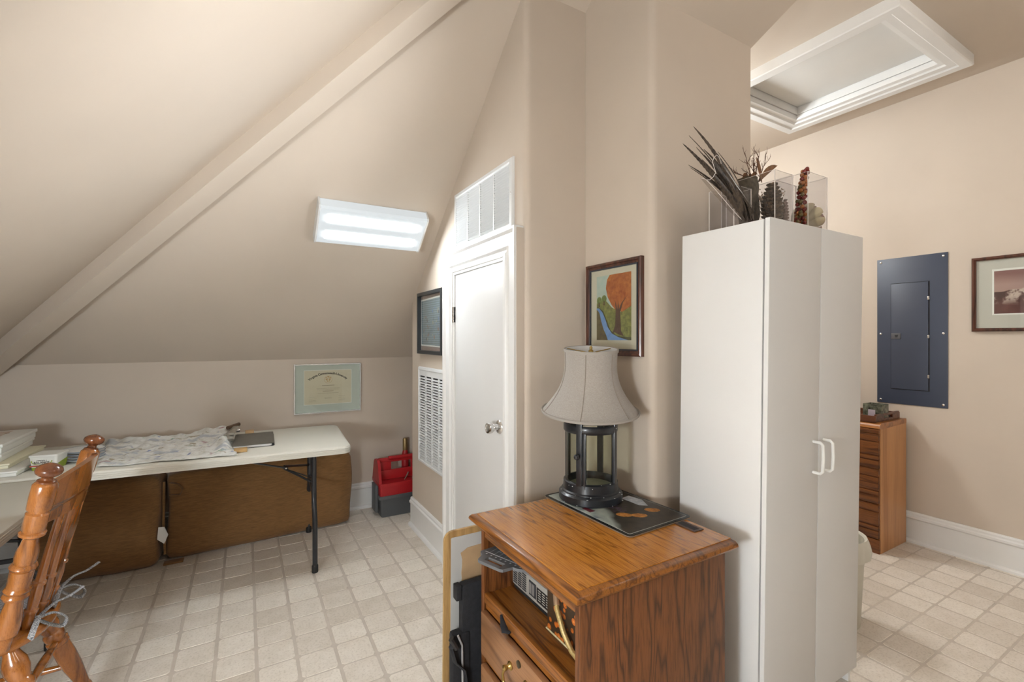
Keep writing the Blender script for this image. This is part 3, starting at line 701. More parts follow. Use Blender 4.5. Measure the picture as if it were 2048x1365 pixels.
part('zip_tab', B().box(-.43, -.33, 3.47, 3.52, .001, .012, .003), M['brown'], t)
part('care_tag', B().add([(-.455, 3.485, .235), (-.425, 3.478, .235), (-.405, 3.474, .185), (-.425, 3.472, .135), (-.46, 3.478, .165)], [(0, 1, 2, 3, 4)]).add([(-.455, 3.487, .235), (-.46, 3.480, .165), (-.425, 3.474, .135), (-.405, 3.476, .185), (-.425, 3.480, .235)], [(0, 1, 2, 3, 4)]), M['paper'], t, smooth=0)

# ================================================================== things on the long table
def mat_rag():
    m, nt, p = new_mat('paint_stained_rag'); tc = nd(nt, 'TexCoord'); c = (.74, .745, .72)
    cur = None
    n0 = nd(nt, 'TexNoise', Scale=26.0, Detail=5.0, Roughness=.7); nt.links.new(tc.outputs['Object'], n0.inputs['Vector'])
    cur = ramp(nt, n0.outputs[0], [(.3, (.56, .55, .50)), (.55, c)]).outputs[0]
    for i, (col, sc_, th) in enumerate((((.04, .24, .10), 13, .635), ((.07, .13, .38), 15, .63), ((.30, .10, .13), 11, .65), ((.25, .20, .10), 12, .60), ((.40, .44, .50), 8, .56))):
        mp = nd(nt, 'Mapping'); mp.inputs['Location'].default_value = (i * 7.3, i * 3.1, 0); mp.inputs['Scale'].default_value = (1, 1.7, 1); mp.inputs['Rotation'].default_value = (0, 0, i)
        nt.links.new(tc.outputs['Object'], mp.inputs[0]); n = nd(nt, 'TexNoise', Scale=float(sc_), Detail=4.0, Roughness=.6); nt.links.new(mp.outputs[0], n.inputs['Vector'])
        r = ramp(nt, n.outputs[0], [(th, (0, 0, 0)), (th + .06, (.75, .75, .75))]); cur = mixc(nt, r.outputs[0], cur, col)
    nt.links.new(cur, p.inputs['Base Color']); p.inputs['Roughness'].default_value = .9
    return m
def rag(u, v):
    # corners: front-left, front-right, back-left, back-right
    fl_, fr_, bl_, br_ = Vector((-.645, 2.985)), Vector((-.050, 2.915)), Vector((-.735, 3.655)), Vector((-.085, 3.600))
    p = (fl_ * (1 - u) + fr_ * u) * (1 - v) + (bl_ * (1 - u) + br_ * u) * v
    x, y = p
    x += .012 * math.sin(v * 9 + 1) * (abs(u - .5) * 2) ** 4; y += .010 * math.sin(u * 14 + 2) * (abs(v - .5) * 2) ** 4
    h = .006 + .007 * math.sin(u * 21 + 3 * math.sin(v * 7)) * math.sin(v * 17 + 2 * math.sin(u * 11)) + .005 * math.sin(u * 47 + v * 23) * math.cos(v * 39 - u * 13)
    h += .05 * math.exp(-((v - .93) / .16) ** 2) * (.25 + .75 * u) * (.8 + .2 * math.sin(u * 9)) * max(0, min(1, (1.03 - v) * 10))
    h += .050 * math.exp(-(((u - .93) / .06) ** 2 + ((v - .42) / .22) ** 2)) + .02 * math.exp(-((u - .02) / .05) ** 2) * v
    e = min(u, 1 - u, v * 1.0, 1) * 18
    return (x, y, .7435 + max(.0, h) * min(1, .25 + e) + .001)
b = B().grid(64, 56, rag)
o = single('paint_rag', b, mat_rag(), 'crumpled white rag with paint stains spread on the long table', 'cloth', (-.38, 3.28, .7415), smooth=80)
md = o.modifiers.new('thickness', 'SOLIDIFY'); md.thickness = .002; md.offset = 1
grey_cover = plain('charcoal_cover', (.095, .09, .075), .38, var=.12, scale=18)
t = thing('sketch_pad', 'charcoal-covered pad with a metal clip at the end of the rag', 'sketch pad', (.04, 3.28, .741), R(-2))
part('cover', B().prism(rpoly(-.10, .115, -.19, .19, .015, 4), .014, .016, 'z'), grey_cover, t)
part('pages', B().prism(rpoly(-.098, .105, -.186, .186, .012, 4), .002, .0135, 'z'), M['paper'], t)
part('back_cover', B().prism(rpoly(-.10, .118, -.19, .19, .015, 4), 0, .0018, 'z'), M['black_frame'], t)
lt = B()
for k, (y_, hw_) in enumerate(((.06, .05), (-.0, .055), (-.03, .05))): lt.box(-.02 + k * .012, .03 + k * .01 + .03, y_ - .004, y_ + .004, .0161, .0165)
part('embossing', lt, plain('embossed_grey', (.15, .145, .125), .45), t, kind='stuff')
t = thing('metal_clamps', 'pair of silver spring clamps beside the rag', 'clamp', (-.07, 3.44, .741), R(12))
cb = B(); cb.tube([(-.03, -.13, .052), (.01, -.02, .060), (.03, .08, .055)], .017, 8, .4); cb.tube([(-.05, -.05, .03), (.02, .05, .062), (.06, .14, .05)], .012, 8, .5)
part('jaw', cb, plain('tarnished_steel', (.42, .40, .35), .35, metal=.8, var=.2, scale=30), t)
part('jaw', B().tube([(-.05, -.20, .03), (-.02, -.06, .04), (.0, .05, .05)], .02, 8, .35), plain('grey_steel', (.55, .55, .52), .3, metal=.9), t)
part('pivot', B().lathe([(.012, 0), (.012, .03)], 12, Matrix.Translation((.005, -.02, .05)) @ Matrix.Rotation(R(90), 4, 'Y')), M['chrome'], t)
part('handle', B().tube([(-.02, .04, .062), (.06, .12, .066)], .012, 8), plain('brown_handle', (.10, .055, .03), .5), t)
part('base_leg', B().tube([(-.05, -.05, 0), (-.04, -.04, .035)], .008, 6), M['chrome'], t)
single('cork_block', B().box(-.055, .01, 2.985, 3.05, .7415, .757, .003), plain('cork', (.52, .33, .14), .8, var=.15, scale=60), 'small tan block in front of the charcoal pad', 'block', (-.02, 3.02, .7415))
single('wooden_stub', B().box(-.0, .05, 3.50, 3.56, .7415, .766, .004), plain('raw_wood', (.50, .33, .17), .7, var=.1), 'small tan wood piece behind the charcoal pad', 'block', (.02, 3.53, .7415))
# watercolour boxes
cream_pl = plain('cream_plastic', (.70, .66, .48), .4, var=.02); white_pl = plain('white_plastic', (.74, .735, .69), .38, var=.015)
def paint_box(label, cx, cy, z, wx, wy, h, rot, mat, group='stack of paint boxes'):
    t = thing('paint_box', label, 'paint box', (cx, cy, z), R(rot), group=group)
    part('tray', B().box(-wx / 2, wx / 2, -wy / 2, wy / 2, 0, h * .60, .004), mat, t)
    part('lid', B().box(-wx / 2 - .006, wx / 2 + .006, -wy / 2 - .006, wy / 2 + .006, h * .62, h, .004), mat, t)
    return t
pz = .7415
paint_box('white tray at the very bottom of the paint box stack', -1.045, 3.200, pz, .28, .40, .026, -3, white_pl)
paint_box('cream box second from the bottom of the paint box stack', -1.090, 3.260, pz + .0265, .27, .42, .026, -1, cream_pl)
paint_box('thick white box in the middle of the paint box stack', -1.130, 3.300, pz + .053, .25, .44, .038, 2, white_pl)
t = paint_box('top white box of the paint stack with a flower picture on its lid', -1.130, 3.310, pz + .0915, .26, .44, .046, 1, white_pl)
pk = B(); pk.box(-.10, .05, -.19, .19, .0462, .0468)
part('lid_print', pk, gouache('rose_print', (.60, .45, .38), (.66, .60, .50), 8), t)
pd_ = B()
for k in range(10):
    pd_.ell((random.uniform(-.06, .06), random.uniform(-.17, .12), .0472), (random.uniform(.006, .016), random.uniform(.01, .026), .0008), 8, 4)
part('printed_flower', pd_, gouache('print_dark', (.04, .10, .05), (.65, .28, .15), 10), t, kind='stuff')
part('side_lid', B().box(-.125, -.055, -.20, .20, .047, .054, .002), white_pl, t)
# margarine tub
t = thing('margarine_tub', 'white and green margarine tub with printed front on the table', 'tub', (-.835, 3.105, pz), R(-10))
def taper(b, w0, d0, w1, d1, z0, z1, r=.012):
    a, c = rpoly(-w0 / 2, w0 / 2, -d0 / 2, d0 / 2, r, 4), rpoly(-w1 / 2, w1 / 2, -d1 / 2, d1 / 2, r, 4); n = len(a)
    return b.add([(x, y, z0) for x, y in a] + [(x, y, z1) for x, y in c], [tuple(range(n - 1, -1, -1)), tuple(range(n, 2 * n))] + [(i, (i + 1) % n, n + (i + 1) % n, n + i) for i in range(n)])
lime = plain('lime_green_print', (.26, .34, .02), .4)
part('tub_body', taper(B(), .094, .094, .106, .106, 0, .066), white_pl, t)
part('green_band', taper(B(), .0950, .0950, .0972, .0972, .001, .016), lime, t)
part('green_side', B().add([(.0487, -.044, .012), (.0487, .044, .012), (.0518, .047, .042), (.0503, -.045, .028)], [(0, 1, 2, 3)]), lime, t, smooth=0)
part('tub_lid', taper(B(), .112, .112, .110, .110, .067, .075), white_pl, t)
fr = Matrix.Translation((-.004, -.0516, .045)) @ Matrix.Rotation(R(-5), 4, 'X')
ov = B()
for k in range(28):
    a0, a1 = 2 * math.pi * k / 28, 2 * math.pi * (k + 1) / 28
    ov.add([(.040 * math.cos(a0), 0, .0165 * math.sin(a0)), (.040 * math.cos(a1), 0, .0165 * math.sin(a1)), (.036 * math.cos(a1), 0, .0145 * math.sin(a1)), (.036 * math.cos(a0), 0, .0145 * math.sin(a0))], [(0, 1, 2, 3)])
part('oval_ring', ov.xf(fr), lime, t, smooth=0)
for w_, dz in (('SMART', .006), ('BALANCE', -.006)):
    q = text_mesh(w_, .0135, .0002, .0003); part('lettering', q.xf(fr @ Matrix.Translation((0, -.0004, dz)) @ WALLTXT), ink, t, smooth=0, recalc=False)
part('red_stripe', B().box(-.044, .040, -.0006, 0, -.0245, -.0185).xf(fr), plain('red_print', (.35, .05, .03), .5), t, smooth=0)
# plates
bluew = plain('blue_rim_glaze', (.10, .16, .28), .25); whitew = plain('white_glaze', (.70, .71, .70), .2)
t0 = None
for k in range(4):
    lab = ['bottom', 'second', 'third', 'top'][k]
    t = thing('plate', 'blue-rimmed white plate, %s of the small stack behind the tub' % lab if k < 3 else 'blue-rimmed white plate on top of the small stack behind the tub', 'plate', (-.735, 3.215, pz + k * .0135), group='stacked blue-rimmed plates')
    L = t.location
    part('plate_body', B().lathe([(.045, 0), (.05, .002), (.085, .016), (.088, .018), (.085, .0185), (.05, .006), (0, .005)], 32, c=L), whitew, t)
    part('plate_rim', B().lathe([(.0872, .0172), (.0885, .0170), (.0893, .0180), (.0885, .0190), (.0872, .0188), (.0872, .0172)], 32, c=L, cap=False), bluew, t)

# ================================================================== toolbox
redp = plain('red_plastic', (.40, .012, .016), .38, var=.06); greyp = plain('grey_plastic', (.085, .09, .095), .45, var=.05)
t = thing('toolbox', 'open red and grey plastic tool tote beside the knee wall', 'toolbox', (1.08, 3.665, 0))
def boxshell(b, x0, x1, y0, y1, z0, z1, e0, th=.006):      # open-topped tapered shell; e0 = inset at bottom
    o0, o1 = rpoly(x0 + e0, x1 - e0, y0 + e0, y1 - e0, .015, 3), rpoly(x0, x1, y0, y1, .015, 3); i1, i0 = rpoly(x0 + th, x1 - th, y0 + th, y1 - th, .012, 3), rpoly(x0 + e0 + th, x1 - e0 - th, y0 + e0 + th, y1 - e0 - th, .012, 3); n = len(o0)
    vs = [(x, y, z0) for x, y in o0] + [(x, y, z1) for x, y in o1] + [(x, y, z1) for x, y in i1] + [(x, y, z0 + th) for x, y in i0]
    fs = [tuple(range(n - 1, -1, -1)), tuple(3 * n + i for i in range(n))] + [(j * n + i, j * n + (i + 1) % n, (j + 1) * n + (i + 1) % n, (j + 1) * n + i) for j in range(3) for i in range(n)]
    return b.add(vs, fs)
part('lower_bin', boxshell(B(), .895, 1.275, 3.555, 3.785, 0, .150, .012), greyp, t)
part('bin_rim', boxshell(B(), .885, 1.285, 3.545, 3.795, .142, .166, .0, .016), greyp, t)
part('upper_tray', boxshell(B(), .890, 1.280, 3.550, 3.790, .166, .250, .004), redp, t)
part('tray_lip', boxshell(B(), .884, 1.286, 3.544, 3.796, .240, .262, -.0, .016), redp, t)
for x0 in (.886, 1.262):
    part('end_panel', B().prism([(3.555, .25), (3.785, .25), (3.735, .405), (3.71, .425), (3.63, .425), (3.605, .405)], x0, x0 + .020, 'x'), redp, t)
b = B()
for x0, x1, z0, z1 in ((.90, 1.27, .26, .335), (.90, 1.005, .335, .405), (1.165, 1.27, .335, .405), (.90, 1.27, .395, .432)): b.box(x0, x1, 3.660, 3.680, z0, z1, .004)
part('centre_handle', b, redp, t)
part('grip', B().tube([(.985, 3.67, .424), (1.185, 3.67, .424)], .017, 10), redp, t)
part('side_pocket', B().box(.868, .892, 3.61, 3.73, .03, .24, .006), greyp, t)
for k, (px_, py_, a) in enumerate(((.97, 3.60, .3), (1.02, 3.61, -.5), (1.06, 3.60, .9), (1.10, 3.615, .2))):
    tl = thing('hand_tool', ['black handled screwdriver lying in the tool tote', 'steel wrench lying in the tool tote', 'black pliers standing at the middle of the tool tote', 'dark tool at the right of the tool tote'][k], 'tool', (px_, py_, .19), group='tools in the tote')
    d = Vector((math.cos(a), math.sin(a) * .25, .28 if k < 2 else 1.0)).normalized(); p0 = Vector((px_, py_, .19))
    part('tool_handle', B().tube([p0, p0 + d * .07], .011, 8), M['black_cloth'], tl); part('tool_shaft', B().tube([p0 + d * .065, p0 + d * .14], .006, 8), M['chrome'], tl)
t = thing('spray_bottle', 'slim red bottle with a gold cap standing behind the tool tote', 'bottle', (1.165, 3.815, 0))
part('bottle_body', B().lathe([(.028, 0), (.030, .01), (.030, .40), (.020, .44)], 18, c=(1.165, 3.815, 0)), redp, t)
part('bottle_cap', B().lathe([(.021, .44), (.021, .53), (.017, .54), (0, .54)], 16, c=(1.165, 3.815, 0)), plain('dull_gold', (.28, .19, .08), .35, metal=.6), t)

# ================================================================== oak file cabinet
ft = thing('file_cabinet', 'oak file cabinet with an open shelf and brass-pull drawers', 'cabinet', (1.03, 1.225, 0))
fx0, fx1, fy0, fy1, fz = .745, 1.330, .940, 1.515, .740
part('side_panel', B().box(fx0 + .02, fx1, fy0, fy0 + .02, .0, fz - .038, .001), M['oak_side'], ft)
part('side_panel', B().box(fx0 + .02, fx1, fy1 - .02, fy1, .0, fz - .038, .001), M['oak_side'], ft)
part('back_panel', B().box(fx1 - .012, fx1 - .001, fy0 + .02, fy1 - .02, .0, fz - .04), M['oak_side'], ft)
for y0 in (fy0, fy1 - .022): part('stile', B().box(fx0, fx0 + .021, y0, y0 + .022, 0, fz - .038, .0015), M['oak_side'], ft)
# moulded top
def moulded_top(x0, x1, y0, y1, z0, z1, steps):
    vs = []; n = 4
    for ins, z in steps: vs += [(x0 + ins, y0 + ins, z), (x1 - ins * .3, y0 + ins, z), (x1 - ins * .3, y1 - ins, z), (x0 + ins, y1 - ins, z)]
    m_ = len(steps); fs = [(3, 2, 1, 0), tuple((m_ - 1) * 4 + i for i in range(4))] + [(j * 4 + i, j * 4 + (i + 1) % 4, (j + 1) * 4 + (i + 1) % 4, (j + 1) * 4 + i) for j in range(m_ - 1) for i in range(4)]
    return B().add(vs, fs)
tx0, tx1, ty0, ty1 = .708, 1.350, .906, 1.546
part('top_moulding', moulded_top(tx0, tx1, ty0, ty1, 0, 0, [(.030, fz - .042), (.022, fz - .040), (.018, fz - .032), (.006, fz - .028), (.0, fz - .020), (.002, fz - .012), (.009, fz - .005), (.020, fz - .0022)]), M['oak_y'], ft, smooth=50)
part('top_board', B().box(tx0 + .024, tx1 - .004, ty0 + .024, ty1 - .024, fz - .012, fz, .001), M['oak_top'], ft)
part('shelf', B().box(fx0 + .012, fx1 - .012, fy0 + .02, fy1 - .02, .432, .455), M['oak_y'], ft)
part('shelf_lip', B().box(fx0 + .002, fx0 + .022, fy0 + .02, fy1 - .02, .425, .460, .004), M['oak_y'], ft)
part('front_rail', B().box(fx0 + .004, fx0 + .02, fy0 + .02, fy1 - .02, .660, .702), M['oak_y'], ft)
part('front_rail', B().box(fx0 + .008, fx0 + .02, fy0 + .02, fy1 - .02, .404, .428), M['oak_y'], ft)
part('front_rail', B().box(fx0 + .008, fx0 + .02, fy0 + .02, fy1 - .02, .214, .250), M['oak_y'], ft)
part('plinth_rail', B().box(fx0 + .006, fx0 + .02, fy0 + .02, fy1 - .02, 0, .05), M['oak_y'], ft)
gm = part('cable_grommet', B().frame(-.055, .055, -.022, .022, [(0, -.004), (0, .003), (.004, .004), (.009, .002), (.009, -.03)]).xf(Matrix.Translation((1.302, 1.070, fz)) @ Matrix.Rotation(R(90), 4, 'Z') @ Matrix.Rotation(R(-90), 4, 'X')), plain('brown_plastic', (.075, .04, .028), .35), ft)
part('grommet_hole', B().box(1.289, 1.315, 1.024, 1.116, fz + .0003, fz + .0012), M['vent_and_shade_dark'], gm)
for zc0, zc1, cz_ in ((.250, .402, .325), (.052, .212, .13)):
    dw = part('drawer_front', B().box(fx0 - .014, fx0 + .008, fy0 + .024, fy1 - .024, zc0, zc1, .006), M['oak_drawer'], ft)
    yc = (fy0 + fy1) / 2
    pl = B()
    for sy in (-1, 1):
        pl.lathe([(.013, 0), (.014, .003), (.009, .006), (.006, .012), (.009, .018), (.009, .024), (.004, .028), (0, .029)], 14, Matrix.Translation((fx0 - .014, yc + sy * .048, cz_ + .012)) @ Matrix.Rotation(R(-90), 4, 'Y'))
    part('back_plate', pl, M['brass'], dw)
    xb = fx0 - .037
    part('bail_pull', B().tube([(xb, yc - .048, cz_ + .012), (xb - .004, yc - .050, cz_ - .006), (xb - .008, yc - .040, cz_ - .022), (xb - .009, yc - .018, cz_ - .024), (xb - .010, yc, cz_ - .034), (xb - .009, yc + .018, cz_ - .024), (xb - .008, yc + .040, cz_ - .022), (xb - .004, yc + .050, cz_ - .006), (xb, yc + .048, cz_ + .012)], [.004, .004, .005, .006, .007, .006, .005, .004, .004], 10), M['brass'], dw)
    if zc0 > .2:
        part('lock', B().lathe([(.011, 0), (.011, .004), (.008, .005), (0, .005)], 18, Matrix.Translation((fx0 - .014, yc - .005, zc1 - .028)) @ Matrix.Rotation(R(-90), 4, 'Y')), plain('dark_brass', (.09, .075, .045), .4, metal=.6), dw)
# placemat-like board on top
def mat_board_print():
    m, nt, p = new_mat('printed_black_board'); tc = nd(nt, 'TexCoord'); sx = nd(nt, 'SeparateXYZ'); nt.links.new(tc.outputs['Object'], sx.inputs[0])
    n = nd(nt, 'TexNoise', Scale=30.0, Detail=6.0); nt.links.new(tc.outputs['Object'], n.inputs['Vector'])
    n2 = nd(nt, 'TexNoise', Scale=13.0, Detail=4.0); nt.links.new(tc.outputs['Object'], n2.inputs['Vector'])
    grey = ramp(nt, n2.outputs[0], [(.32, (.035, .06, .10)), (.42, (.24, .27, .24)), (.6, (.36, .38, .33))])
    dark = ramp(nt, n.outputs[0], [(.35, (.012, .011, .010)), (.75, (.045, .032, .022))])
    ad = nd(nt, 'Math', operation='MULTIPLY_ADD'); ad.inputs[1].default_value = .14; nt.links.new(n2.outputs[0], ad.inputs[0])
    yy = nd(nt, 'Math', operation='MULTIPLY_ADD'); yy.inputs[1].default_value = 1.5; nt.links.new(sx.outputs['Y'], yy.inputs[0]); nt.links.new(sx.outputs['X'], yy.inputs[2]); nt.links.new(yy.outputs[0], ad.inputs[2])
    f = ramp(nt, ad.outputs[0], [(.0, (1, 1, 1)), (.05, (0, 0, 0))])
    nt.links.new(mixc(nt, f.outputs[0], dark.outputs[0], grey.outputs[0]), p.inputs['Base Color']); p.inputs['Roughness'].default_value = .28; p.inputs['Specular IOR Level'].default_value = .25
    return m
BT = Vector((1.208, 1.325, fz + .001)); ang = R(-87.5)
t = thing('serving_board', 'glossy black printed hardboard with rolls picture under the lamp', 'placemat', tuple(BT), ang)
BW, BD = .462, .315
part('hardboard', B().prism(rpoly(-BW / 2, BW / 2, -BD / 2, BD / 2, .018, 5), .0, .004, 'z'), plain('hardboard_edge', (.20, .14, .09), .5), t)
part('gloss_border', B().prism(rpoly(-BW / 2 + .0005, BW / 2 - .0005, -BD / 2 + .0005, BD / 2 - .0005, .018, 5), .004, .0055, 'z'), plain('black_gloss', (.010, .012, .013), .25, spec=.3), t)
part('print_line', B().prism(rpoly(-BW / 2 + .013, BW / 2 - .013, -BD / 2 + .013, BD / 2 - .013, .006, 3), .0055, .0058, 'z'), plain('pale_line', (.5, .5, .45), .2), t)
part('picture_print', B().prism(rpoly(-BW / 2 + .0145, BW / 2 - .0145, -BD / 2 + .0145, BD / 2 - .0145, .005, 3), .0057, .0061, 'z'), mat_board_print(), t)
roll = gouache('baked_roll', (.22, .07, .012), (.62, .27, .05), 30)
for k, (x, y, a) in enumerate(((.092, -.038, .75), (.125, .004, .95), (.114, .084, .9))):
    part('printed_roll', B().prism([(x + .029 * math.cos(q * .5236) * math.cos(a) - .018 * math.sin(q * .5236) * math.sin(a), y + .029 * math.cos(q * .5236) * math.sin(a) + .018 * math.sin(q * .5236) * math.cos(a)) for q in range(12)], .0061, .0064, 'z'), roll, t, smooth=0)
part('printed_napkin', B().prism([(-.04, .125), (.02, .135), (.075, .105), (.055, .080), (.0, .080), (-.035, .078)], .0061, .0064, 'z'), gouache('napkin_blue_white', (.28, .31, .36), (.55, .56, .57), 25), t, smooth=0)
part('printed_label', B().prism([(-.035, -.125), (.01, -.125), (.01, -.100), (-.035, -.105)], .0061, .0064, 'z'), plain('wine_label_red', (.10, .012, .02), .2), t, smooth=0)
gr = B()
for k in range(20):
    gx_, gy_ = .03 + random.gauss(0, .020), -.01 + random.gauss(0, .018); gr.prism([(gx_ + .006 * math.cos(q * 1.047), gy_ + .006 * math.sin(q * 1.047)) for q in range(6)], .0061, .0063 + k * .00001, 'z')
part('printed_grapes', gr, gouache('grape_purple', (.025, .02, .035), (.12, .08, .11), 50), t, smooth=0, kind='stuff')

# ================================================================== table lamp
lx, ly, lz = 1.186, 1.432, fz + .0075
t = thing('table_lamp', 'black lantern table lamp with glass panels and a taupe bell shade', 'lamp', (lx, ly, lz))
lc = (lx, ly, lz)
part('base_disc', B().lathe([(0, 0), (.120, 0), (.124, .004), (.124, .028), (.118, .034), (.114, .036), (.114, .040), (.108, .044), (.106, .074), (.100, .078), (.092, .078), (.090, .050), (0, .048)], 48, c=lc), M['black_iron'], t)
part('base_glass', B().lathe([(0, .049), (.089, .049), (.089, .051), (0, .051)], 36, c=lc), plain('dusty_glass', (.34, .35, .27), .25, var=.15, scale=12), t)
part('upper_ring', B().lathe([(.094, .268), (.102, .266), (.106, .272), (.106, .292), (.102, .298), (.094, .296), (.094, .268)], 48, c=lc, cap=False), M['black_iron'], t)
gl = part('glass_cylinder', B().lathe([(.0965, .074), (.0965, .270)], 48, c=lc, cap=False), M['lamp_glass'], t)
gl.data.polygons.foreach_set('use_smooth', [True] * len(gl.data.polygons))
va = math.atan2(-ly, -lx)                                   # towards the viewer
for k, a in enumerate((va - .42, va - .42 + 1.5708, va - .42 + 3.1416, va - .42 + 4.7124)):
    n0 = B(); n0.box(-.006, .008, -.0115, .0115, .044, .345, .002)
    n0.xf(Matrix.Translation(lc) @ Matrix.Rotation(a, 4, 'Z') @ Matrix.Translation((.098, 0, 0)))
    ps = part('upright', n0, M['black_iron'], t)
    if k == 0:
        n1 = B(); n1.box(-.006, .006, .012, .026, .046, .272, .002); n1.xf(Matrix.Translation(lc) @ Matrix.Rotation(a, 4, 'Z') @ Matrix.Translation((.098, 0, 0)))
        part('door_stile', n1, M['black_iron'], t)
        kb = B().lathe([(.004, 0), (.004, .010), (.010, .014), (.011, .020), (.007, .026), (0, .027)], 14, Matrix.Translation(lc) @ Matrix.Rotation(a, 4, 'Z') @ Matrix.Translation((.104, -.002, .185)) @ Matrix.Rotation(R(90), 4, 'Y'))
        part('door_knob', kb, plain('worn_black_knob', (.06, .06, .065), .3, metal=.5, var=.9, scale=120), t)
ch = B()
for k in range(26):
    a = va + random.uniform(-1.5, 1.5); z, rr = random.choice(((.0785, .1035), (.037, .1165), (.030, .1245), (.004, .1245), (.066, .1075), (.285, .1068)))
    ch.ell((lx + rr * math.cos(a), ly + rr * math.sin(a), lz + z), (random.uniform(.0015, .004), random.uniform(.0015, .004), random.uniform(.0006, .0018)), 6, 4)
part('paint_chips', ch, plain('chipped_white', (.55, .55, .54), .6), t, kind='stuff')
part('top_plate', B().lathe([(0, .336), (.104, .336), (.106, .340), (.104, .347), (.03, .352), (.012, .40), (.012, .42), (0, .42)], 40, c=lc), M['black_iron'], t)
# bell shade with six panels
sh = B(); N = 48; rows = 14; prof = []
z_lo, z_hi = .342, .590
for j in range(rows + 1):
    u = j / rows; prof.append((.192 * (1 - u) ** 1.0 + .105 * u - .036 * math.sin(math.pi * u ** .9), z_lo + (z_hi - z_lo) * u))
def shade_r(r, a):                                          # slight panel scallop
    q = ((a / (math.pi / 3)) % 1) - .5; return r * (1 - .022 * (.25 - q * q) * 4 * .6)
vs = []
for r_, z in prof:
    for i in range(N):
        a = 2 * math.pi * i / N; rr = shade_r(r_, a + .35); vs.append((lx + rr * math.cos(a), ly + rr * math.sin(a), lz + z))
fs = [(j * N + i, j * N + (i + 1) % N, (j + 1) * N + (i + 1) % N, (j + 1) * N + i) for j in range(rows) for i in range(N)]
sc_c = Vector((lx, ly, lz + .46)); tilt = Matrix.Translation(sc_c) @ Matrix.Rotation(R(6.0), 4, Vector((.866, -.5, 0))) @ Matrix.Translation(-sc_c)   # the shade sits tipped forward on its harp
sh.add(vs, fs).xf(tilt)
shm, nt, p = new_mat('taupe_shade_silk'); tc = nd(nt, 'TexCoord'); mp = nd(nt, 'Mapping'); mp.inputs['Scale'].default_value = (160, 160, 500); nt.links.new(tc.outputs['Object'], mp.inputs[0])
n = nd(nt, 'TexNoise', Scale=1.0, Detail=3.0); nt.links.new(mp.outputs[0], n.inputs['Vector']); g_ = nd(nt, 'NewGeometry')
ro = ramp(nt, n.outputs[0], [(.3, (.305, .275, .245)), (.7, (.385, .352, .318))]); nt.links.new(ro.outputs[0], p.inputs['Base Color']); p.inputs['Roughness'].default_value = .85; p.inputs['Sheen Weight'].default_value = .2
so = part('lamp_shade', sh, shm, t, smooth=60)
li = B(); n_v = len(prof)
li.lathe([(r_ * .975 - .001, z) for r_, z in prof], 48, c=lc)
li.f = [f for f in li.f if len(f) == 4]
part('shade_lining', li.xf(tilt), plain('white_lining', (.74, .76, .78), .7), so, smooth=60)
sm = B()
for k in range(6):
    a = k * math.pi / 3 - .35
    sm.tube([(lx + r_ * 1.002 * math.cos(a), ly + r_ * 1.002 * math.sin(a), lz + z) for r_, z in prof], .0016, 5)
part('shade_seams', sm.xf(tilt), plain('taupe_piping', (.26, .22, .185), .8), so)
rim_m = plain('taupe_trim', (.35, .32, .285), .8)
part('shade_trim', B().lathe([(.188, z_lo - .004), (.1935, z_lo - .003), (.195, z_lo + .003), (.1925, z_lo + .007), (.188, z_lo + .005), (.188, z_lo - .004)], 48, c=lc, cap=False).xf(tilt), rim_m, so)
part('shade_trim', B().lathe([(.1025, z_hi - .010), (.1065, z_hi - .010), (.1075, z_hi - .001), (.1055, z_hi + .002), (.1025, z_hi), (.1025, z_hi - .010)], 48, c=lc, cap=False).xf(tilt), rim_m, so)
fn = B().lathe([(.004, .42), (.004, .575), (.010, .578), (.010, .584), (.005, .588), (.006, .596), (.003, .602), (0, .603)], 12, c=lc)
for k in range(3):
    a = k * 2.0944; fn.tube([(lx, ly, lz + .574), (lx + .103 * math.cos(a), ly + .103 * math.sin(a), lz + .586)], .002, 5)
part('finial', fn.xf(tilt), M['brass'], t)
part('bulb', B().lathe([(.012, .42), (.012, .44), (.026, .48), (.030, .51), (.020, .54), (0, .55)], 16, c=(lx + .0, ly, lz)), plain('bulb_frosted', (.8, .78, .72), .3), t)

# ================================================================== in the open shelf
zsf = .4555
t = thing('projector', 'grey data projector with a slotted side on the oak shelf', 'projector', (1.0, 1.365, zsf), R(0))
pgrey = plain('projector_grey', (.36, .345, .315), .45, var=.03)
part('projector_base', B().box(-.135, .14, -.125, .118, 0, .016, .003), M['black_frame'], t)
part('projector_body', B().box(-.140, .15, -.130, .122, .016, .094, .006), pgrey, t)
part('top_cover', B().box(-.135, .15, -.126, .118, .0945, .104, .004), M['black_frame'], t)
for k in range(8):
    for q in range(3): part('cooling_slot', B().box(-.1412, -.138, .112 - q * .031 - .026, .112 - q * .031, .026 + k * .0078, .0305 + k * .0078), M['vent_and_shade_dark'], t, smooth=0)
part('socket_plate', B().box(-.1412, -.138, -.040, .004, .030, .080), M['vent_and_shade_dark'], t)
for q in range(2):
    part('power_socket', B().box(-.1425, -.139, -.004 - q * .018 - .008, .002 - q * .018, .036, .074, .001), plain('socket_grey', (.22, .21, .20), .5), t)
part('connector_panel', B().box(-.1412, -.138, -.122, -.045, .028, .076), plain('connector_black', (.02, .02, .022), .4), t)
lb = B()
for k in range(5):
    for q in range(3): lb.box(-.1418, -.1410, -.118 + q * .024, -.118 + q * .024 + .016, .036 + k * .008, .0385 + k * .008)
part('connector_print', lb, plain('pale_print', (.5, .49, .45), .5), t, kind='stuff', smooth=0)
t = thing('paper_trimmer', 'grey gridded paper trimmer board sticking out over the projector', 'paper trimmer', (.888, 1.402, .6215), R(20))
gtr = plain('slate_plastic', (.135, .14, .15), .4, var=.04)
bm = B()
